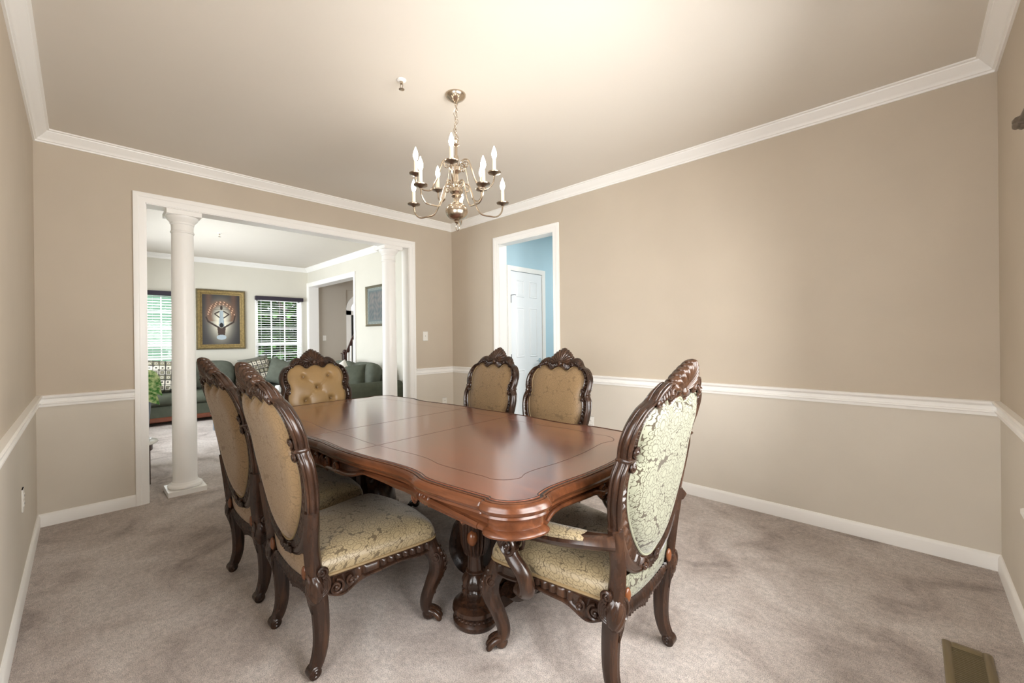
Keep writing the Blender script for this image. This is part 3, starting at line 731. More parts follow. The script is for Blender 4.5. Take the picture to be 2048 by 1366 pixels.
def seat(k, mat, parent, ztop=.468):
    O = seat_outline(k); back = np.stack([np.linspace(O[-1][0], O[0][0], 40)[1:-1], np.full(38, -.238)], 1)
    L = np.vstack([O, back]); C = np.array([0, .03]); mb = MB(); rings = []
    for q, z in [(1.0, .366), (1.012, .374), (1.018, .385), (1.010, .402), (.985, .420), (.94, .434), (.86, .447), (.72, .458), (.55, .465), (.36, .469), (.18, .471), (.02, .472)]:
        rings.append([(C[0] + (p[0] - C[0]) * q, C[1] + (p[1] - C[1]) * q, z) for p in L])
    loft(mb, rings, caps=True)
    o = mb.build('seat', mat, parent, ang=80)
    mb = MB(); tube(mb, [(p[0] * 1.016, p[1] * 1.012, .371) for p in L[::2]], .006, 7, loop=True); mb.build('piping', M['piping'], o)
    return o
def seat_rail(k, mat, parent):
    O = seat_outline(k); n = len(O); d = np.r_[0, np.cumsum(np.linalg.norm(np.diff(O, axis=0), axis=1))]; Lt = d[-1]
    T = np.gradient(O, axis=0); T /= np.linalg.norm(T, axis=1)[:, None]; N = np.stack([T[:, 1], -T[:, 0]], 1)
    mb = MB(); rings = []; bot = []
    for i in range(n):
        s = min(d[i], Lt - d[i])                       # distance from the rear corner along one side
        dep = .046 + .045 * math.exp(-((s - .085) / .06) ** 2) + .004 * math.cos(s * 30)
        if s > .62: dep += .03 * math.exp(-((d[i] - Lt / 2) / .06) ** 2)   # shell at the front centre
        zb = .366 - dep; bot.append(zb)
        tooth = 1 if ((d[i] / .034) % 1) < .78 else 0
        if s < .14: tooth = 0
        pr = [(-.02, .366), (.004, .366), (.008, .362), (.003 + .009 * tooth, .356), (.003 + .010 * tooth, max(zb + .020, .332)), (.001, max(zb + .016, .328)), (.006, zb + .013), (.013, zb + .009), (.013, zb + .003), (.006, zb), (-.02, zb)]
        rings.append([(O[i][0] + N[i][0] * o, O[i][1] + N[i][1] * o, z) for o, z in pr])
    loft(mb, rings)
    for s in (0, 1):
        idx = [i for i in range(n) if .012 < (d[i] if s == 0 else Lt - d[i]) < .16]
        c0 = O[idx[len(idx) // 2]]; nn = N[idx[len(idx) // 2]]; tt = T[idx[len(idx) // 2]]
        for cc, rr, tn, dd in ((-.028, .030, 1.7, 1), (.028, .019, 1.4, -1)):
            sg = 1 if s == 0 else -1
            c3 = np.array([c0[0] + nn[0] * .010 + tt[0] * cc * sg, c0[1] + nn[1] * .010 + tt[1] * cc * sg, .318 if rr > .02 else .326])
            P = [c3 + np.array([tt[0] * p[0], tt[1] * p[0], p[1]]) for p in spiral((0, 0), rr, PI / 2, tn, -dd * sg)]
            tube(mb, P, .0058, 7); ell(mb, c3, (.008, .008, .008), 8, 5)
    for q in range(-4, 5):
        ell(mb, (q * .013 * k, .318, .326 - .002 * abs(q)), (.007, .010, .026 - .002 * abs(q)), 8, 6)
    # back rail with carved fluted shell
    for fs in (0, 1):
        def F(u, v):
            a = 2 * u - 1; L = .080 - .030 * a * a - .012 * abs(math.sin(a * 4.7)); fl = .004 * math.cos(a * 19 * PI)
            return (a * .178 * k, -.236 - fs * (.012 + .012 * math.sin(PI * min(1, v + .12)) + fl * (1 - v * .3)), .354 - .016 * (1 - a * a) - L * v)
        grid(mb, F, 115, 8)
    bbox(mb, -.17 * k, -.246, .30, .17 * k, -.215, .362, .004)
    return mb.build('seat_rail', mat, parent, weld=False, ang=50)
def rear_leg(s, k, mat, parent):
    mb = MB(); Q = cr([(.205, -.240, .375), (.205, -.238, .33), (.203, -.228, .26), (.200, -.222, .18), (.199, -.224, .11), (.200, -.236, .06), (.202, -.252, .03)], 40)
    P = [(s * p[0] * k, p[1], p[2]) for p in Q]
    r = np.interp(np.linspace(0, 1, 40), [0, .1, .25, .6, .9, 1], [.036, .036, .031, .027, .023, .020])
    tube(mb, P, r, 20, up=(0, 1, 0), mod=lambda a, t: (1 + .10 * math.cos(4 * a + PI)) * (1 + .07 * math.cos(9 * a)))
    # scroll foot
    c = np.array([s * .202 * k, -.252, .024])
    tube(mb, [c + np.array([-.023, 0, 0]), c + np.array([-.019, 0, 0]), c + np.array([.019, 0, 0]), c + np.array([.023, 0, 0])], [.017, .0235, .0235, .017], 18)
    for sd in (-1, 1): tube(mb, [(c[0] + sd * .022, c[1] + p[0], c[2] + p[1]) for p in spiral((0, 0), .017, 0, 1.4, 1)], .0035, 6)
    # acanthus scrolls at the top, facing rear and outer side
    for q in range(4):
        rr = .036 - q * .008
        tube(mb, [(s * (.235 + .004) * k, -.236 + p[0], .345 + p[1] * 1.25) for p in spiral((0, 0), rr, PI / 2 - .3, .55, -1, 14, .75)], .0062, 7)
        tube(mb, [(s * (.205 * k + p[0] * .9), -.274 + .004 * q, .352 + p[1] * 1.25) for p in spiral((0, 0), rr * .9, PI / 2, .55, -s, 14, .75)], .006, 7)
    for yy, x_ in ((0, .234),): tube(mb, [(s * (x_ + .006) * k, -.232 + p[0], .398 + p[1]) for p in spiral((0, 0), .022, -PI / 2, 1.5, 1)], .0065, 7); ell(mb, (s * .232 * k, -.232, .398), (.010, .018, .018), 10, 6)
    swirl(mb, (s * .213 * k, -.247, .338), (.035, .031, .064), s)
    for q in range(3): tube(mb, [(s * (.19 + .012 * q) * k, -.266, .33), (s * (.195 + .008 * q) * k, -.262, .285), (s * .201 * k, -.254, .235 + .01 * q)], [.008, .007, .003], 7)
    o = mb.build('leg', mat, parent, weld=False, ang=50)
    mb = MB(); ell(mb, (s * .168 * k, -.268, .385), (.017, .010, .027), 14, 9); mb.build('cabochon', M['cabochon'], o)
    return o
def front_leg(s, k, mat, parent):
    mb = MB(); Q = cr([(.256, .235, .362), (.268, .250, .32), (.282, .270, .27), (.282, .270, .22), (.268, .250, .16), (.254, .232, .10), (.252, .230, .06), (.262, .246, .035)], 44)
    P = [(s * p[0] * k, p[1], p[2]) for p in Q]
    r = np.interp(np.linspace(0, 1, 44), [0, .15, .35, .6, .85, 1], [.034, .037, .037, .028, .024, .026])
    tube(mb, P, r, 18, up=(s * .7, .7, 0), mod=lambda a, t: 1 + .08 * math.cos(4 * a))
    dv = Vector((s * .62, .78, 0)).normalized(); pv = Vector((-dv.y, dv.x, 0))
    for q in range(-1, 2):     # paw toes
        b0 = Vector((s * .262 * k, .246, 0)); P3 = [b0 + dv * f_ + pv * q * w_ + Vector((0, 0, z_)) for f_, w_, z_ in ((-.012, .012, .046), (.010, .019, .040), (.030 - .003 * abs(q), .024, .028), (.044 - .005 * abs(q), .026, .014), (.052 - .005 * abs(q), .027, .007))]
        tube(mb, cr([tuple(p) for p in P3], 14), np.interp(np.linspace(0, 1, 14), [0, .4, .7, .9, 1], [.014, .0135, .0135, .010, .005]), 10)
        ell(mb, P3[2] + Vector((0, 0, .002)), (.0125, .0125, .011), 10, 6)
    ell(mb, (s * .258 * k, .24, .028), (.03, .03, .026), 12, 7)
    for q in range(8):         # acanthus beads down the knee
        t = q / 7; i = int(6 + t * 22); p = np.array(P[i]); o = p + np.array([dv.x, dv.y, 0]) * r[i] * 1.02
        for sd in (-1, 0, 1): ell(mb, o + np.array([pv.x, pv.y, 0]) * sd * .016 * (1 - .5 * t) - np.array([dv.x, dv.y, 0]) * abs(sd) * .006, (.009 - .003 * t, .009 - .003 * t, .013), 8, 5)
    for sd in (-1, 1):
        tube(mb, [np.array(P[10]) + np.array([pv.x * sd * .036 + dv.x * p[0], pv.y * sd * .036 + dv.y * p[0], p[1]]) for p in spiral((0, 0), .024, PI / 2, 1.2, -1)], .005, 6)
    return mb.build('leg', mat, parent, weld=False, ang=50)
def lower_back(k, mat, parent):
    mb = MB()
    def F(u, v):
        w = (-.185 + .37 * u) * k; z = .352 - .016 * math.sin(PI * u) * (1 - v) + .09 * v
        return (w, -.246 - .014 * math.sin(PI * u) ** .5 * math.sin(PI * min(1, v * .9 + .05)) ** .5 - .01 * v, z)
    grid(mb, F, 24, 10); return mb.build('lower_back_panel', mat, parent, ang=80)
def armrest(s, k, mat, parent):
    mb = MB(); k0 = k
    A = cr([(.262, -.276, .602), (.292, -.22, .600), (.318, -.12, .590), (.330, -.02, .580), (.334, .07, .566), (.335, .125, .535), (.334, .135, .495), (.333, .105, .475), (.333, .085, .495)], 60)
    P = [(s * p[0] * k, p[1], p[2]) for p in A]
    r = np.interp(np.linspace(0, 1, 60), [0, .2, .6, .85, 1], [.030, .034, .036, .028, .016])
    tube(mb, P, r, 18, up=(1, 0, 0), sx=1.1, sy=.78, mod=lambda a, t: 1 + .06 * math.cos(6 * a))
    S = cr([(.333, .118, .512), (.336, .10, .46), (.33, .055, .41), (.318, .045, .36), (.298, .07, .325), (.285, .10, .315)], 30)
    tube(mb, [(s * p[0] * k, p[1], p[2]) for p in S], np.linspace(.027, .034, 30), 16, up=(1, 0, 0), mod=lambda a, t: 1 + .08 * math.cos(4 * a))
    for sd in (-1, 1):
        tube(mb, [(s * .333 * k + sd * .029, .105 + p[0], .50 + p[1]) for p in spiral((0, 0), .040, PI / 2, 1.8, 1)], .0065, 7)
        ell(mb, (s * .333 * k + sd * .026, .105, .50), (.010, .012, .012), 8, 6)
    o = mb.build('armrest', mat, parent, weld=False, ang=50)
    mb = MB(); Q = A[9:42]; rings = []
    for i, p in enumerate(Q):
        e = math.sin(PI * (i + .4) / (len(Q) - .2)) ** .35
        rings.append([(s * (p[0] + .034 * math.cos(b)) * k, p[1], p[2] + .012 + (.030 * math.sin(b) * e if math.sin(b) > 0 else .010 * math.sin(b))) for b in np.linspace(0, 2 * PI, 14, endpoint=False)])
    loft(mb, rings); pd = mb.build('arm_pad', M['fab'], o, ang=70)
    return o
TUFT = [(-.10, .955), (.10, .955), (0, .865), (-.10, .765), (.10, .765), (0, .665), (-.08, .60), (.08, .60)]
def chair(label, arms=False, group='side chairs along the table'):
    k = 1.052 if arms else 1.0
    t = thing('dining_armchair' if arms else 'dining_chair', label, 'chair', group=group)
    c, cl = M['carve'], M['carve_lt']
    bf = back_frame(k, c, t); crest(k, cl, bf)
    if arms:
        bp = back_pad('back_cushion', k, M['fab_tuft'], t, 1, .030, TUFT)
        for tx, tz in TUFT:
            mb = MB(); ell(mb, onback(tx, tz, .012, k), (.009, .006, .009), 10, 6); mb.build('button', M['fab_back'], bp)
        back_pad('back_panel', k, M['fab_daylit'], t, -1, .046); lower_back(k, M['fab_daylit'], t)
        for s in (-1, 1): armrest(s, k, c, t)
    else:
        back_pad('back_cushion', k, M['fab_back'], t, 1, .026); back_pad('back_panel', k, M['fab_back'], t, -1, .040); lower_back(k, M['fab_back'], t)
    seat(k, M['fab'], t); seat_rail(k, c, t)
    for s in (-1, 1): rear_leg(s, k, c, t); front_leg(s, k, c, t)
    return t
A = chair('carved dining chair nearest the camera on the left side, seat facing the table')
A.location = (2.438, -2.569, 0); A.rotation_euler = (0, 0, math.radians(1.5))
G = 'side chairs along the table'
dup(A, (1.777, -2.580, 0), math.radians(2.94), 'carved dining chair on the left side of the table, second from the camera', G)
dup(A, (1.848, -1.412, 0), math.radians(180.8), 'carved dining chair across the table in front of the doorway, left of the two there', G)
dup(A, (2.457, -1.332, 0), math.radians(183.3), 'carved dining chair across the table, right of the two in front of the doorway', G)
B = chair('carved armchair with daylit damask back at the near end of the table', True, 'armchairs at the table ends')
B.location = (3.281, -1.947, 0); B.rotation_euler = (0, 0, math.radians(91.1))
dup(B, (1.002, -2.012, 0), math.radians(-88.1), 'carved armchair with button-tufted gold back at the far end of the table', 'armchairs at the table ends')

# ------------------------------------------------------------------ dining table
def table():
    t = thing('dining_table', 'long mahogany dining table with serpentine edge and carved pedestals', 'table', (2.165, -2.016, 0), math.radians(2.0))
    ZT = .765
    Q = [(0, .560), (.10, .565), (.22, .570), (.40, .561), (.535, .545), (.64, .537), (.71, .538), (.765, .547), (.82, .562), (.90, .562), (.98, .556), (1.06, .548), (1.115, .542)]
    Qb = [(1.122, .550), (1.150, .547), (1.186, .528), (1.212, .495), (1.226, .458), (1.228, .430)]
    Qe = [(1.218, .426), (1.211, .40), (1.206, .365), (1.207, .32), (1.214, .25), (1.223, .17), (1.228, .08), (1.23, 0)]
    q = np.vstack([cr(Q, 90), cr(Qb, 24), cr(Qe, 40)]); full = np.vstack([q, q[::-1][1:] * [1, -1], q[1:] * [-1, -1], q[::-1][1:-1] * [-1, 1]])
    L = resample(np.vstack([full, full[:1]]), 1001)[:-1]; n = len(L)
    Tn = np.roll(L, -1, 0) - np.roll(L, 1, 0)
    Tn /= np.linalg.norm(Tn, axis=1)[:, None]; N = np.stack([Tn[:, 1], -Tn[:, 0]], 1)
    if (N[0] @ np.array([0, 1])) < 0: N = -N
    def smooth(a, w):
        b = a.copy()
        for _ in range(w): b = (np.roll(b, 1, 0) + b + np.roll(b, -1, 0)) / 3
        return b
    N = smooth(N, 3); N /= np.linalg.norm(N, axis=1)[:, None]
    bumpw = smooth(((np.abs(L[:, 0]) > 1.12) & (np.abs(L[:, 1]) > .428)).astype(float), 3)
    def ring(o, z, fl=0): return [(L[i][0] + N[i][0] * (o + fl * bumpw[i]), L[i][1] + N[i][1] * (o + fl * bumpw[i]), z if np.isscalar(z) else z[i]) for i in range(n)]
    mb = MB(); C = [(p[0] * .0, 0) for p in L]
    loft(mb, [ring(.002, ZT - .003), ring(0, ZT)])
    loft(mb, [ring(.016, ZT - .007), ring(.0155, ZT - .003), ring(.002, ZT - .003)], caps=False, mi=1)
    loft(mb, [ring(-.0045, ZT + .0003), ring(-.0008, ZT + .0003)], caps=False, mi=1)  # flat dark strip laid on the top just inside the groove
    top = mb.build('tabletop', [M['top'], M['groove']], t, ang=30)
    mb = MB(); rings = [ring(o, z) for o, z in ((.0115, ZT - .010), (.012, ZT - .0012), (.015, ZT + .0006), (.0195, ZT - .0006), (.0198, ZT - .0034), (.0236, ZT - .0040), (.0240, ZT - .0022), (.029, ZT - .005), (.036, ZT - .013), (.040, ZT - .024), (.036, ZT - .034), (.029, ZT - .040), (.030, ZT - .043), (.031, ZT - .047), (.026, ZT - .049), (.02, ZT - .05))]
    loft(mb, rings); loft(mb, [ring(.0199, ZT - .0032), ring(.0235, ZT - .0038)], caps=False, mi=1); mb.build('edge_molding', [M['edge'], M['groove']], top, ang=40)
    # border inlay and leaf seams
    mb = MB(); S = np.array([(p[0] * (1.23 - .15) / 1.23, p[1] * (.56 - .13) / .56) for p in L]); S = smooth(S, 6)
    loft(mb, [[(p[0], p[1], ZT + .0004) for p in S], [(p[0] * .9975, p[1] * .9955, ZT + .0004) for p in S]], caps=False)
    mb.build('inlay_line', M['inlay'], top, smooth=False)
    mb = MB()
    for u in (-.16, .28):
        hv = float(np.interp(abs(u), [p[0] for p in Q[:12]], [p[1] for p in Q[:12]]))
        box(mb, u - .001, -hv, ZT - .001, u + .001, hv, ZT + .0005)
    mb.build('leaf_seam', M['inlay'], top, smooth=False, weld=False)
    # apron with serpentine carved bottom
    d = np.r_[0, np.cumsum(np.linalg.norm(np.diff(L, axis=0), axis=1))]
    au, av = np.abs(L[:, 0]), np.abs(L[:, 1]); side = av > .5
    zb = np.where(side, np.interp(au, [0, .12, .26, .33, .40, .50, .62, .72, .80, .86, .95, 1.08, 1.13], [.648, .655, .658, .672, .697, .694, .688, .692, .700, .690, .682, .668, .664]), .664)
    endm = (~side) & (av < .38); zb = np.where(endm, np.interp(av, [0, .06, .12, .30, .36, .40], [.668, .672, .690, .692, .684, .668]), zb); zb = smooth(zb, 10)
    mb = MB(); prof = [(.010, .725, 0), (.012, .716, 0), (.006, .710, 0), (.003, .70, 0), (.003, .014, 1), (.010, .012, 1), (.018, .007, 1), (.022, .001, 1), (.020, -.005, 1), (.010, -.008, 1), (-.012, -.008, 1), (-.018, .02, 1), (-.018, .72, 0)]
    loft(mb, [ring(o, (z if not rel else zb + z)) for o, z, rel in prof], caps=False, closed=True)
    o = MB(); rr = [ring(o_, (z if not rel else zb + z), .014 if rel and o_ > .008 else (.010 if o_ > 0 else 0)) for o_, z, rel in prof]
    o.v = []; loft(o, [[r[i] for r in rr] for i in range(n)], loop=True)
    def sideP(u, v): # point on the apron face at table x=u, v=+-1 side
        i = int(np.argmin(np.abs(L[:, 0] - u) + 10 * (np.sign(L[:, 1]) != v))); return L[i], N[i]
    for v in (-1, 1):
        for u0, r_, dd in ((-.06, .030, 1), (.06, .030, -1), (-.16, .022, 1), (.16, .022, -1), (-.74, .018, 1), (.74, .018, -1), (-1.02, .011, 1), (1.02, .011, -1)):
            p, nn = sideP(u0, v)
            tube(o, [(p[0] + nn[0] * .010 + q_[0], p[1] + nn[1] * .010, .672 + q_[1]) for q_ in spiral((0, 0), r_, -PI / 2, 1.6, dd)], np.linspace(.009, .006, int(16 * 1.6) + 4), 7)
        for q_ in range(-3, 4):
            p, nn = sideP(.22 * 0 + q_ * .016, v); ell(o, (p[0] + nn[0] * .012, p[1] + nn[1] * .012, .668 - .002 * abs(q_)), (.008, .012, .034 - .003 * abs(q_)), 8, 6)
        for s in (-1, 1):
            for w0, w1, h0, h1 in ((.36, .80, .006, .017), (.82, 1.08, .013, .009)):
                P = []
                for w in np.linspace(w0, w1, 24):
                    p, nn = sideP(s * w, v); zz = float(np.interp(w, [0, .12, .26, .33, .40, .50, .62, .72, .80, .86, .95, 1.08, 1.13], [.648, .655, .658, .672, .697, .694, .688, .692, .700, .690, .682, .668, .664]))
                    P.append((p[0] + nn[0] * .016, p[1] + nn[1] * .016, zz + .002))
                tube(o, P, np.linspace(h0, h1, 24), 10, mod=lambda a, t_: 1 + .12 * math.cos(5 * a))
            for q_ in range(5):
                p, nn = sideP(s * (.79 + .016 * q_), v); ell(o, (p[0] + nn[0] * .014, p[1] + nn[1] * .014, .697 - .001 * q_), (.007, .012, .022), 8, 6)
    for s in (-1, 1):
        for v in (-1, 1):
            P = []
            for w in np.linspace(.06, .40, 26):
                cand = np.where((np.sign(L[:, 0]) == s) & (np.abs(L[:, 0]) > 1.15))[0]; i_ = cand[int(np.argmin(np.abs(L[cand, 1] - v * w)))]
                P.append((L[i_][0] + N[i_][0] * .016, L[i_][1] + N[i_][1] * .016, float(np.interp(w, [0, .06, .12, .30, .36, .40], [.668, .672, .690, .692, .684, .668])) + .002))
            tube(o, P, np.linspace(.012, .007, 26), 10)
            tube(o, [(s * (1.238), v * .05 + q_[0], .68 + q_[1]) for q_ in spiral((0, 0), .026, -PI / 2, 1.5, v)], .007, 7)
    o.build('apron', M['edge'], t, weld=False, ang=45)
    # pedestals
    for s in (-1, 1):
        pc = thing('pedestal', None, None); pc.parent = t; pc.location = (s * .62, 0, 0)
        mb = MB()
        for v in (-1, 1):
            lathe(mb, [(.096, 0), (.102, .008), (.103, .024), (.097, .030), (.092, .034), (.092, .050), (.099, .055), (.106, .066), (.103, .080), (.088, .090), (.074, .094)], 48, (s * .055, v * .185, 0))
            for a in np.linspace(0, 2 * PI, 30, endpoint=False): ell(mb, (s * .055 + math.cos(a) * .092, v * .185 + math.sin(a) * .092, .042), (.008, .008, .007), 6, 5)
        bbox(mb, -.09, -.15, 0, .11, .15, .085, .012)
        mb.build('pedestal_base', M['carve'], pc, weld=False)
        mb = MB(); bbox(mb, -.10, -.22, .60, .16, .22, .668, .01); bbox(mb, -.04, -.10, .10, .09, .10, .62, .02); mb.build('core_post', M['carve'], pc, weld=False)
        for v in (-1, 1):
            cpos = (s * .055, v * .185, 0); mb = MB()
            gad = lambda a, z: 1 + .14 * abs(math.cos(5 * a)) if .10 < z < .215 else 1
            lathe(mb, [(.074, .088), (.060, .096), (.046, .102), (.050, .115), (.056, .135), (.057, .148), (.050, .156), (.053, .160), (.053, .166), (.056, .174), (.055, .188), (.048, .204), (.040, .216), (.044, .222), (.044, .228), (.036, .234), (.034, .28), (.038, .31), (.050, .322), (.056, .36), (.064, .44), (.072, .54), (.082, .60), (.09, .61), (.09, .64)], 48, cpos, gad)
            for a in np.linspace(0, 2 * PI, 22, endpoint=False):   # fluted cartouche
                tube(mb, [(cpos[0] + math.cos(a) * .046, cpos[1] + math.sin(a) * .046, .305), (cpos[0] + math.cos(a) * .058, cpos[1] + math.sin(a) * .058, .35), (cpos[0] + math.cos(a) * .074, cpos[1] + math.sin(a) * .074, .54)], [.005, .008, .007], 6)
            co = mb.build('column', M['carve'], pc, weld=False, ang=45)
            mb = MB(); ell(mb, (cpos[0] + s * .036, cpos[1] + v * .052, .395), (.024, .024, .034), 14, 9); mb.build('cabochon', M['cabochon'], pc)
        # scroll bracket feet reaching in and out
        for dx in (-1, 1):
            mb = MB(); P = cr([(dx * .10, 0, .09), (dx * .18, 0, .10), (dx * .235, 0, .17), (dx * .22, 0, .27), (dx * .17, 0, .34), (dx * .16, 0, .42), (dx * .21, 0, .49), (dx * .25, 0, .56), (dx * .24, 0, .63)], 40)
            tube(mb, P, np.interp(np.linspace(0, 1, 40), [0, .3, .6, 1], [.05, .06, .05, .045]), 14, up=(0, 1, 0), sx=1.5, sy=.7, mod=lambda a, t_: 1 + .06 * math.cos(6 * a))
            for v in (-1, 1):
                tube(mb, [(dx * .20 + q_[0], v * .082, .455 + q_[1]) for q_ in spiral((0, 0), .055, PI / 2, 1.8, -dx)], .012, 8)
                for q_ in range(6): ell(mb, (dx * (.235 - .01 * q_), v * .06, .16 + q_ * .045), (.016, .018, .024), 8, 6)
            mb.build('scroll_bracket', M['carve'], pc, weld=False, ang=50)
table()

# ------------------------------------------------------------------ living room furniture
def cushion(mb, c, h, p=4, q=.25, n=28, m=13, M_=None):
    """pillow: superellipse outline, thickness tapering to a seam"""
    rings = []
    for jx in range(m):
        b = -1 + 2 * jx / (m - 1); pr = (1 - abs(b) ** 2.6) ** q if abs(b) < 1 else .02
        rings.append([])
        for i in range(n):
            a = 2 * PI * i / n; ca, sa = math.cos(a), math.sin(a); e = 2 / p
            rx = math.copysign(abs(ca) ** e, ca) * h[0]; rz = math.copysign(abs(sa) ** e, sa) * h[2]
            sc_ = max(.02, pr); f = .0
            v = Vector((rx * (.25 + .75 * sc_ if abs(b) < 1 else .25), b * h[1], rz * (.25 + .75 * sc_ if abs(b) < 1 else .25)))
            if M_ is not None: v = M_ @ v
            rings[-1].append((c[0] + v.x, c[1] + v.y, c[2] + v.z))
    loft(mb, rings)
def pillow(name, label, cat, c, size, thick, Mx, mat, fn=None, group=None, n=24):
    """square throw pillow with pinched corners"""
    mb = MB(); rings = []
    for sgn in (1, -1):
        def F(u, v):
            a, b = 2 * u - 1, 2 * v - 1
            w = (1 - .07 * (1 - a * a) * abs(b) ** 3 * 0)
            x = a * size * (1 - .08 * (1 - b * b) * 1 + .04); z = b * size * (1 - .08 * (1 - a * a) + .04)
            t = thick * max(0, (1 - a ** 4) * (1 - b ** 4)) ** .55
            return tuple(Mx @ Vector((x, sgn * t, z)))
        grid(mb, F, n, n)
    o = mb.build(name, mat, None, loc=c, ang=80); tag(o, label, cat, group)
    if fn:
        Mi = Mx.inverted(); setcol(o, lambda p: fn(Mi @ p))
    return o
def sofa(name, label, w, loc, rz):
    """front faces local -Y, back at +Y"""
    t = thing(name, label, 'sofa', loc, rz); d = .46
    mb = MB(); bbox(mb, -w, -d + .02, .10, w, d, .30, .02); bbox(mb, -w + .16, d - .22, .25, w - .16, d, .80, .06); mb.build('frame', M['sofa'], t, weld=False)
    mb = MB(); bbox(mb, -w + .01, -d + .0, .055, w - .01, d - .02, .125, .012); mb.build('base_rail', M['sofa_wood'], t)
    mb = MB()
    for x in (-w + .08, w - .08):
        for y in (-d + .1, d - .1): bbox(mb, x - .03, y - .03, 0, x + .03, y + .03, .06, .004)
    for s in (-1, 1):
        for y in (-d + .1, d - .1): pass
    mb.build('foot', M['dark_wood'], t, weld=False)
    for s in (-1, 1):
        mb = MB(); rings = []
        for y, f in ((-d - .02, .90), (-d + .03, 1), (0, 1.0), (d - .04, 1), (d, .9)):
            ring = []
            for i in range(24):
                a = 2 * PI * i / 24; x = .125 * math.cos(a) * f; z = .56 + .105 * math.sin(a) * f
                if math.sin(a) < -.3: z = .12; x *= .9
                ring.append((s * (w - .07) + x, y, z))
            rings.append(ring)
        loft(mb, rings); mb.build('arm', M['sofa'], t, ang=60)
    nc = 3 if w > .95 else 2; cw = (w - .19) * 2 / nc
    for i in range(nc):
        x = -w + .19 + cw * (i + .5)
        mb = MB(); bbox(mb, x - cw / 2 + .004, -d - .03, .295, x + cw / 2 - .004, d - .24, .465, .045); mb.build('seat_cushion', M['sofa'], t, ang=60)
        Mx = Matrix.Rotation(math.radians(-14), 4, 'X')
        mb = MB(); cushion(mb, (x, d - .30, .68), (cw / 2 - .005, .13, .24), 4, .35, M_=Mx); mb.build('back_cushion', M['sofa_lt'], t, ang=80)
    return t
sofa('sofa', 'olive grey sofa with wood base under the painting in the living room', 1.30, (XL + .50, -1.86, 0), PI / 2)
sofa('loveseat', 'olive grey loveseat behind the right column, back against the side wall', .92, (-1.93, YL - .50, 0), 0)
def patt(p):
    sx = (p.x / .075) % 1 - .5; sz = (p.z / .075) % 1 - .5; m = max(abs(sx), abs(sz)); idx = int(math.floor(p.x / .075) * 3 + math.floor(p.z / .075) * 5)
    dk, cr_, gn = lin((44, 42, 40)), lin((206, 200, 184)), lin((124, 120, 98))
    if m > .42: return dk
    if idx % 3 == 0: return cr_ if m > .30 else (dk if m > .2 else gn)
    if idx % 3 == 1: return gn if m > .2 else (cr_ if m > .1 else dk)
    return cr_ if m > .14 else dk
RX = lambda a: Matrix.Rotation(math.radians(a), 4, 'X'); RY = lambda a: Matrix.Rotation(math.radians(a), 4, 'Y'); RZ = lambda a: Matrix.Rotation(math.radians(a), 4, 'Z')
pg = 'throw pillows on the living room sofas'
pillow('throw_pillow', 'square-patterned cream and black throw pillow left of the left column', 'pillow', (XL + .66, -2.50, .72), .25, .09, RZ(90) @ RX(-16) @ RY(4), M['pillow_pat'], patt, pg, 64)
pillow('throw_pillow', 'square-patterned throw pillow with grey border below the right-hand window', 'pillow', (XL + .66, -1.22, .73), .24, .09, RZ(96) @ RX(-18) @ RY(-10), M['pillow_pat'],
       lambda p: lin((104, 104, 96)) if (p.x < -.16 or p.z > .17) else patt(p), pg, 64)
pillow('throw_pillow', 'plain grey green throw pillow leaning on the right sofa arm', 'pillow', (XL + .76, -.86, .68), .23, .10, RZ(70) @ RX(-20) @ RY(20), M['sofa_lt'], None, pg)
pillow('throw_pillow', 'dark olive throw pillow lying on the loveseat arm cushion', 'pillow', (-1.52, -.62, .70), .20, .09, RZ(24) @ RX(-30) @ RY(-8), M['sofa'], None, pg)
pillow('throw_pillow', 'white and black patterned throw pillow beside the dark olive one on the loveseat', 'pillow', (-1.78, -.72, .69), .20, .08, RZ(28) @ RX(-22) @ RY(-40), M['pillow_pat'],
       lambda p: lin((225, 222, 214)) if (abs(p.x) + abs(p.z)) < .17 or (abs(p.x) + abs(p.z)) > .21 else lin((40, 40, 42)), pg, 48)
# side table, dish, plant
t = thing('side_table', 'round dark wood side table with pale top at the left edge of the opening', 'table', (-.66, -3.15, 0))
mb = MB(); lathe(mb, [(.05, .352), (.222, .352), (.228, .358), (.228, .366), (.222, .370), (.05, .370)], 48); mb.build('table_top', M['stone'], t)
mb = MB(); lathe(mb, [(.19, .29), (.19, .352), (.18, .352), (.18, .29)], 40); mb.build('apron', M['dark_wood'], t)
for a in range(4):
    b = PI / 4 + a * PI / 2 + .1; mb = MB(); x, y = .185 * math.cos(b), .185 * math.sin(b); bbox(mb, x - .018, y - .018, 0, x + .018, y + .018, .35, .003); mb.build('leg', M['dark_wood'], t)
mb = MB(); lathe(mb, [(.02, 0), (.03, .002), (.045, .02), (.048, .028), (.044, .027), (.03, .008), (.005, .006)], 24); o = mb.build('dish', M['white_wax'], loc=(-.60, -3.015, .370)); tag(o, 'small white dish on the round side table', 'dish')
t = thing('potted_plant', 'variegated green plant in a tall blue grey pot left of the left column', 'plant', (-1.25, -3.05, 0))
mb = MB(); lathe(mb, [(.09, 0), (.095, .01), (.11, .30), (.14, .66), (.155, .70), (.158, .735), (.148, .74), (.142, .72)], 32, caps=True); mb.build('pot', M['pot'], t)
mb = MB(); lathe(mb, [(.141, .70), (.02, .705)], 24); mb.build('soil', M['soil'], t)
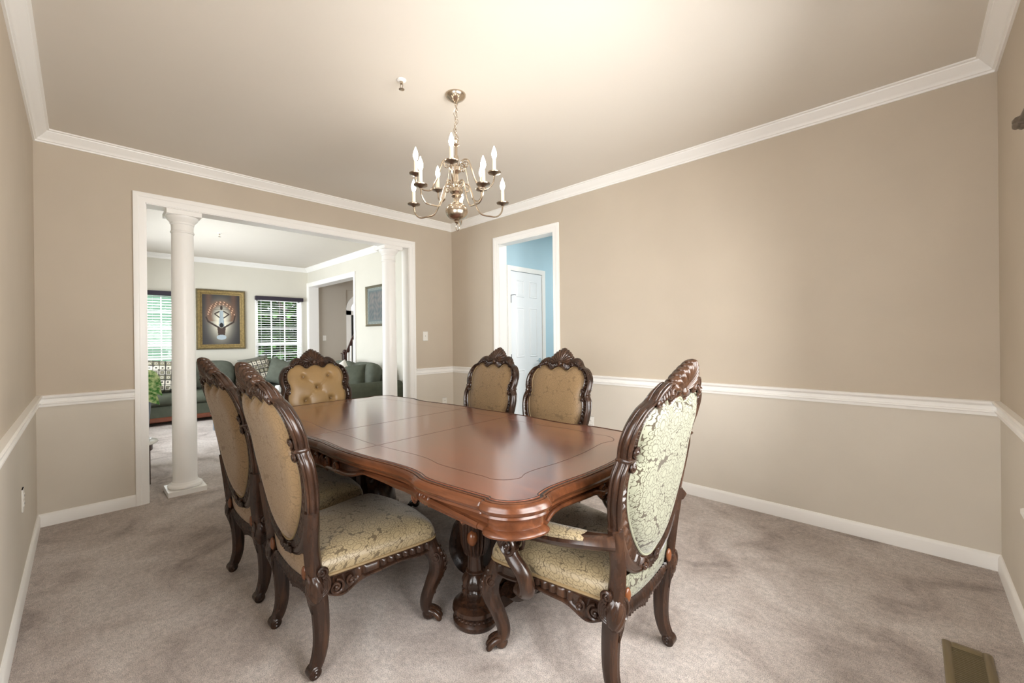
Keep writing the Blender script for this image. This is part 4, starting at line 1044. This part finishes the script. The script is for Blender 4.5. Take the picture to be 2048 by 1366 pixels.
for i in range(13):
    a = i * 2.4 + .3; rr = random.uniform(.07, .14); h = random.uniform(.84, 1.0) - rr * .3; L = random.uniform(.14, .2)
    P0 = np.array([.03 * math.cos(a), .03 * math.sin(a), .70]); P1 = np.array([rr * .5 * math.cos(a), rr * .5 * math.sin(a), h]); P2 = np.array([rr * math.cos(a), rr * math.sin(a), h - .02])
    dr_ = np.array([math.cos(a), math.sin(a), -random.uniform(.3, 1.1)]); dr_ /= np.linalg.norm(dr_); sd = np.cross(dr_, [0, 0, 1]); sd /= np.linalg.norm(sd); up = np.cross(sd, dr_)
    mb = MB(); tube(mb, cr([P0, P1, P2], 8), .004, 6)
    def F(u, v):
        wv = math.sin(PI * v ** .75) * .058; x = (u - .5) * 2
        return P2 + dr_ * L * v + sd * x * wv + up * (-.035 * v * v + .018 * x * x * math.sin(PI * v))
    grid(mb, F, 7, 12); mb.build('leaf', M['leaf_var'], t, ang=80)
# leaves leaning toward the opening
for a, h, L in ((.15, .90, .24), (-.1, .80, .22), (.35, .98, .22)):
    P0 = np.array([.02, .02, .70]); P2 = np.array([.15, .05 + .04 * a, h]); dr_ = np.array([.35, .62, -.72]); dr_ /= np.linalg.norm(dr_); sd = np.cross(dr_, [.8, -.4, .6]); sd /= np.linalg.norm(sd); up = np.cross(sd, dr_)
    mb = MB(); tube(mb, cr([P0, (P0 + P2) / 2 + np.array([0, 0, .06]), P2], 8), .004, 6)
    def F(u, v):
        wv = math.sin(PI * v ** .75) * .055; x = (u - .5) * 2
        return P2 + dr_ * L * v + sd * x * wv + up * (-.03 * v * v + .015 * x * x * math.sin(PI * v))
    grid(mb, F, 7, 12); mb.build('leaf', M['leaf_var'], t, ang=80)
# coffee table with one leg in view, white jar on it
t = thing('coffee_table', 'low grey coffee table in the living room behind the left chairs', 'table', (-2.44, -1.615, 0))
mb = MB(); bbox(mb, -.34, -.50, .40, .34, .50, .43, .006); mb.build('table_top', M['grey_leg'], t)
for sx in (-1, 1):
    for sy in (-1, 1): mb = MB(); bbox(mb, sx * .30 - .03, sy * .46 - .03, 0, sx * .30 + .03, sy * .46 + .03, .40, .004); mb.build('leg', M['grey_leg'], t)
mb = MB(); lathe(mb, [(.038, 0), (.042, .004), (.042, .13), (.036, .15), (.03, .152)], 24); o = mb.build('jar', M['white_wax'], loc=(-2.50, -1.33, .43)); tag(o, 'white jar on the coffee table seen between two chair backs', 'jar')

# ------------------------------------------------------------------ pictures
def picture(name, label, c, w, h, rz, fn, frame_m, rim_m, fw=.09, n=(120, 160)):
    """faces local -Y"""
    t = thing(name, label, 'picture', c, rz)
    to3 = lambda x, z, hh: (x, -hh, z)
    R_ = [(-w + fw, -h + fw), (-w + fw, h - fw), (w - fw, h - fw), (w - fw, -h + fw)]
    casing('frame', R_, to3, [(0, .004), (0, .014), (fw * .25, .020), (fw * .32, .030), (fw * .7, .038), (fw * .78, .030), (fw * .78, .002)], True, frame_m, t)
    f2 = casing('frame_rim', R_, to3, [(fw * .78, .002), (fw * .78, .034), (fw * .9, .036), (fw, .024), (fw, .002)], True, rim_m, t)
    mb = MB(); W, H = w - fw, h - fw
    grid(mb, lambda u, v: ((2 * u - 1) * W, -.008, (2 * v - 1) * H), *n); o = mb.build('canvas', M['paint'], t, ang=80)
    setcol(o, lambda p: fn(p.x / W, p.z / H)); return t
def seg(px, pz, ax, az, bx, bz):
    L2 = (bx - ax) ** 2 + (bz - az) ** 2; s = max(0, min(1, ((px - ax) * (bx - ax) + (pz - az) * (bz - az)) / L2)); return math.hypot(px - ax - s * (bx - ax), (pz - az - s * (bz - az)) )
def art(x, z):
    z *= 1.3
    dk = np.array(lin((48, 46, 48))[:3]); br = np.array(lin((120, 84, 62))[:3]); wh = np.array(lin((232, 226, 206))[:3]); sk = np.array(lin((58, 44, 36))[:3]); bl = np.array(lin((176, 190, 198))[:3])
    g = min(1, 1.25 * math.exp(-((x / .50) ** 2 + ((z + .12) / .80) ** 2) * 1.1)); c = dk * (1 - g) + wh * g
    a = math.exp(-((math.hypot(x, (z - .25)) - .62) / .16) ** 2) * (z > -.1); c = c * (1 - .85 * a) + br * .85 * a; b_ = math.exp(-((abs(x) - .66) / .16) ** 2) * (z > -.3) * max(0, min(1, z + .4)); c = c * (1 - .5 * b_) + br * .5 * b_
    if z > .25 and abs(math.hypot(x, z - .25) - .62) < .10 and math.sin(x * 31 + z * 17) * math.sin(z * 29) > .45: c = np.array(lin((220, 180, 150))[:3])
    if abs(x) < .10 + .09 * max(0, .25 - z) and -.38 < z < .47: c = bl * (.9 + .1 * math.sin(x * 40))
    for A_ in ((-.12, .42, -.36, .30), (-.36, .30, -.12, .12), (.12, .44, .40, .28), (.40, .28, .14, .10)):
        if seg(x, z, *A_) < .032: c = sk
    if (x / .07) ** 2 + ((z - .62) / .12) ** 2 < 1 or seg(x, z, -.35, .53, .35, .53) < .012: c = sk
    for A_ in ((-.08, -.46, -.70, -.10), (-.70, -.10, -.80, .12), (.08, -.46, .66, -.12), (.66, -.12, .74, .20)):
        if seg(x, z, *A_) < .045 - .03 * max(0, z + .2): c = sk
    if abs(x) < .22 - .10 * (-(z + .45)) and -.82 < z < -.44: c = sk * 1.4
    if (x / .11) ** 2 + ((z + .30) / .13) ** 2 < 1: c = np.array(lin((22, 22, 24))[:3])
    if (x / .26) ** 2 + ((z + .93) / .13) ** 2 < 1: c = bl
    return tuple(c) + (1,)
picture('framed_painting', 'gilt-framed painting of two stylized figures above the living room sofa', (XL + .003, -1.61, 1.64), .378, .535, PI / 2, art, M['gilt'], M['gilt_dk'])
def art2(x, z):
    m = max(abs(x), abs(z)); n_ = math.sin(x * 9 + 2 * math.sin(z * 7)) * math.cos(z * 11 + 3 * math.sin(x * 5))
    if m > .86: return lin((122, 130, 126)) if math.sin(z * 34) * math.sin(x * 34) > -.3 else lin((150, 156, 148))
    if m > .76: return lin((96, 110, 112))
    return tuple(np.array(lin((84, 96, 100))) * (.5 + .5 * n_) + np.array(lin((128, 122, 118))) * (.5 - .5 * n_))[:3] + (1,)
picture('framed_print', 'grey-blue print in a thin bronze frame left of the right column', (-1.80, YL - .003, 1.79), .30, .325, 0, art2, M['frame2'], M['frame2'], .035, (50, 50))

# ------------------------------------------------------------------ foyer: arched front door, stairs
t = thing('door_2', None, None, (XL, (FD0 + FD1) / 2, 0)); t['kind'] = 'structure'
w = (FD1 - FD0) / 2
mb = MB(); box(mb, -.10, -w, 0, .012, -w + .11, 1.95); box(mb, -.10, w - .11, 0, .012, w, 1.95); 
arch = [(.0, math.cos(a) * w, 1.90 + math.sin(a) * .42) for a in np.linspace(0, PI, 25)]
loft(mb, [[(.016, p[1], p[2]), (.016, p[1] * .80, 1.86 + (p[2] - 1.86) * .74), (-.10, p[1] * .80, 1.86 + (p[2] - 1.86) * .74), (-.10, p[1], p[2])] for p in arch])
box(mb, -.10, -w, 1.80, .012, w, 1.90)
mb.build('door_frame', M['trim'], t, weld=False, ang=30)
mb = MB(); loft(mb, [[(x, p[1], p[2]) for p in arch] + [(x, -w - .0, 2.36), (x, w + .0, 2.36)] for x in (-.09, -.02)]); mb.build('arch_infill', M['foyer'], t, smooth=False)
mb = MB(); loft(mb, [[(x, p[1] * .82, 1.88 + (p[2] - 1.88) * .8) for p in arch] for x in (-.06, -.056)]); mb.build('fanlight_pane', M['glass'], t, smooth=False)
mb = MB(); box(mb, -.08, -w + .11, 0, -.04, w - .11, 1.80); mb.build('door_leaf', M['black'], t, smooth=False)
t = thing('staircase', 'foyer stair end with dark newel post, handrail and white balusters', 'stairs', (-3.71, .27, 0))
mb = MB()
for i in range(8): box(mb, .06 + i * .25, -.10, 0, .06 + (i + 1) * .25, .95, .19 * (i + 1))
mb.build('stair_step', M['carpet'], t, smooth=False, weld=False)
mb = MB(); bbox(mb, -.045, -.045, 0, .045, .045, .97, .006); bbox(mb, -.06, -.06, .97, .06, .06, .995, .005); ell(mb, (0, 0, 1.02), (.045, .045, .04), 14, 8); mb.build('newel_post', M['dark_wood'], t, weld=False)
mb = MB(); tube(mb, [(.02, 0, .90), (.36, 0, 1.28), (2.0, 0, 2.55)], .034, 10); mb.build('handrail', M['dark_wood'], t)
mb = MB()
for i in range(14): x = .14 + i * .125; bbox(mb, x - .015, -.015, .19 * (int((x - .06) / .25) + 1), x + .015, .015, .88 + x * .96, .003)
mb.build('baluster', M['trim'], t, weld=False)

# ------------------------------------------------------------------ outdoors seen through the living room windows
mb = MB(); box(mb, -40, -25, -.5, XL - T - .01, 25, -.35); o = mb.build('lawn', M['lawn'], smooth=False); o['kind'] = 'structure'; 
def tree(x, y, H, R_, label, nl=1500, seed=1):
    rg = random.Random(seed); t = thing('tree', label, 'tree', (x, y, -.35), 0, 'trees outside the living room')
    mb = MB(); tube(mb, cr([(0, 0, 0), (.05, .03, H * .3), (-.04, .0, H * .6), (.02, .02, H * .85)], 14), np.linspace(.16, .05, 14), 10)
    for q in range(5):
        a = rg.uniform(0, 6.28); tube(mb, [(0, 0, H * (.25 + .1 * q)), (R_ * .5 * math.cos(a), R_ * .5 * math.sin(a), H * (.35 + .1 * q))], [.05, .015], 6)
    mb.build('trunk', M['bark'], t, weld=False)
    mb = MB()
    for i in range(nl):
        a = rg.uniform(0, 6.28); u = rg.uniform(-1, 1); rr = R_ * rg.uniform(.45, 1) ** .5; s = math.sqrt(1 - u * u)
        c = Vector((math.cos(a) * s * rr, math.sin(a) * s * rr, H * .55 + u * H * .52)); L = rg.uniform(.10, .20)
        Mx = Matrix.Rotation(rg.uniform(0, 6.28), 4, 'Z') @ Matrix.Rotation(rg.uniform(-1.2, 1.2), 4, 'X')
        pts = [c + Mx @ Vector(p) for p in ((0, -L, 0), (L * .6, 0, .02), (0, L, 0), (-L * .6, 0, .02))]; mb.add(pts, [(0, 1, 2, 3)])
    o = mb.build('foliage', M['leaf_dark'], t, weld=False, smooth=False); o['kind'] = 'stuff'
tree(-8.0, .5, 5.0, 1.5, 'leafy green tree outside seen through the right-hand living room window, in front of the others', 4200, 3)
tree(-12.6, 2.5, 6.5, 1.8, 'larger dark green tree behind, to the right through the right-hand window', 4600, 5)
tree(-16.8, 2.3, 7.5, 2.2, 'larger dark green tree behind, to the left through the right-hand window', 4600, 8)
t = thing('neighbour_house', 'pale green house across the lawn seen through the left-hand blind', 'house', (-17, -5.2, -.35))
mb = MB(); box(mb, -3, -4.2, 0, 3, 4.2, 4.2); mb.build('house_wall', M['siding'], t, smooth=False)
mb = MB(); loft(mb, [[(3.4, y, 4.1), (3.4, y, 4.25), (0, y, 6.2), (-3.4, y, 4.25), (-3.4, y, 4.1)] for y in (-4.6, 4.6)]); mb.build('house_roof', M['roof'], t, smooth=False)
for y in (-2.6, 0, 2.6):
    mb = MB(); bbox(mb, 2.99, y - .45, 1.2, 3.04, y + .45, 2.6, .01); mb.build('house_window', M['dark_slot'], t)

# ------------------------------------------------------------------ camera
yaw, pitch, roll = 2.3521, -.0014, -.0106
f = Vector((math.cos(pitch) * math.cos(yaw), math.cos(pitch) * math.sin(yaw), math.sin(pitch)))
r0 = Vector((math.sin(yaw), -math.cos(yaw), 0)); u0 = r0.cross(f)
r = r0 * math.cos(roll) + u0 * math.sin(roll); u = -r0 * math.sin(roll) + u0 * math.cos(roll)
cd = bpy.data.cameras.new('camera'); cam = bpy.data.objects.new('camera', cd); COL.objects.link(cam)
cam.matrix_world = Matrix(((r.x, u.x, -f.x, 4.2428), (r.y, u.y, -f.y, -3.4218), (r.z, u.z, -f.z, 1.2646), (0, 0, 0, 1)))
cd.sensor_fit = 'HORIZONTAL'; cd.sensor_width = 36; cd.lens = 832.31 / 2048 * 36
cd.shift_x = (1024 - 997.78) / 2048; cd.shift_y = (676.1 - 683) / 2048; cd.clip_start = .02
sc.camera = cam

# ------------------------------------------------------------------ light
wd = bpy.data.worlds.new('sky'); sc.world = wd; wd.use_nodes = True
bg = wd.node_tree.nodes['Background']; bg.inputs[0].default_value = (.78, .89, 1, 1); bg.inputs[1].default_value = 2.2
def area(name, loc, rot, sx, sy, e, col=(1, 1, 1)):
    l = bpy.data.lights.new(name, 'AREA'); l.shape = 'RECTANGLE'; l.size = sx; l.size_y = sy; l.energy = e; l.color = col
    o = bpy.data.objects.new(name, l); COL.objects.link(o); o.location = loc; o.rotation_euler = rot; return o
# daylight through the double window beside the camera
area('daylight_dining', (LB + .30, (WY0 + WY1) / 2, 1.45), (0, math.radians(90), 0), 1.5, 2.1, 190, (1, .98, .95))
area('fill_left', ((VX0 + VX1) / 2, -LA - .30, 1.4), (math.radians(90), 0, 0), 1.3, 1.5, 52, (1, .98, .96))  # fill lamp behind the added left window, brightens the long right wall
# fill lamp behind the added window in the living room's unseen left wall
area('fill_living', (-2.4, -LA - .28, 1.45), (math.radians(90), 0, 0), 2.9, 1.8, 190, (.91, .96, 1))
# sky light falling on the living room windows from above
area('daylight_front', (XL - 1.4, -1.6, 2.9), (0, math.radians(-52), 0), 1.2, 4.0, 430, (.93, .97, 1))
area('fill_blue_room', (2.2, 1.3, HC - .03), (0, 0, 0), .5, .5, 26, (1, .98, .95))  # ceiling fill added without a fixture to brighten the blue room
area('fill_foyer', (-3.0, 2.2, HC - .03), (0, 0, 0), .5, .5, 30, (1, .97, .92))  # unseen fill added under the foyer ceiling, no light fitting there

sc.view_settings.view_transform = 'Standard'; sc.view_settings.look = 'None'; sc.view_settings.gamma = 1; sc.view_settings.use_curve_mapping = False
sc.view_settings.exposure = 0.22
sc.cycles.max_bounces = 10; sc.cycles.diffuse_bounces = 7; sc.cycles.glossy_bounces = 4; sc.cycles.transparent_max_bounces = 12
sc.cycles.use_denoising = True; sc.cycles.sample_clamp_indirect = 6
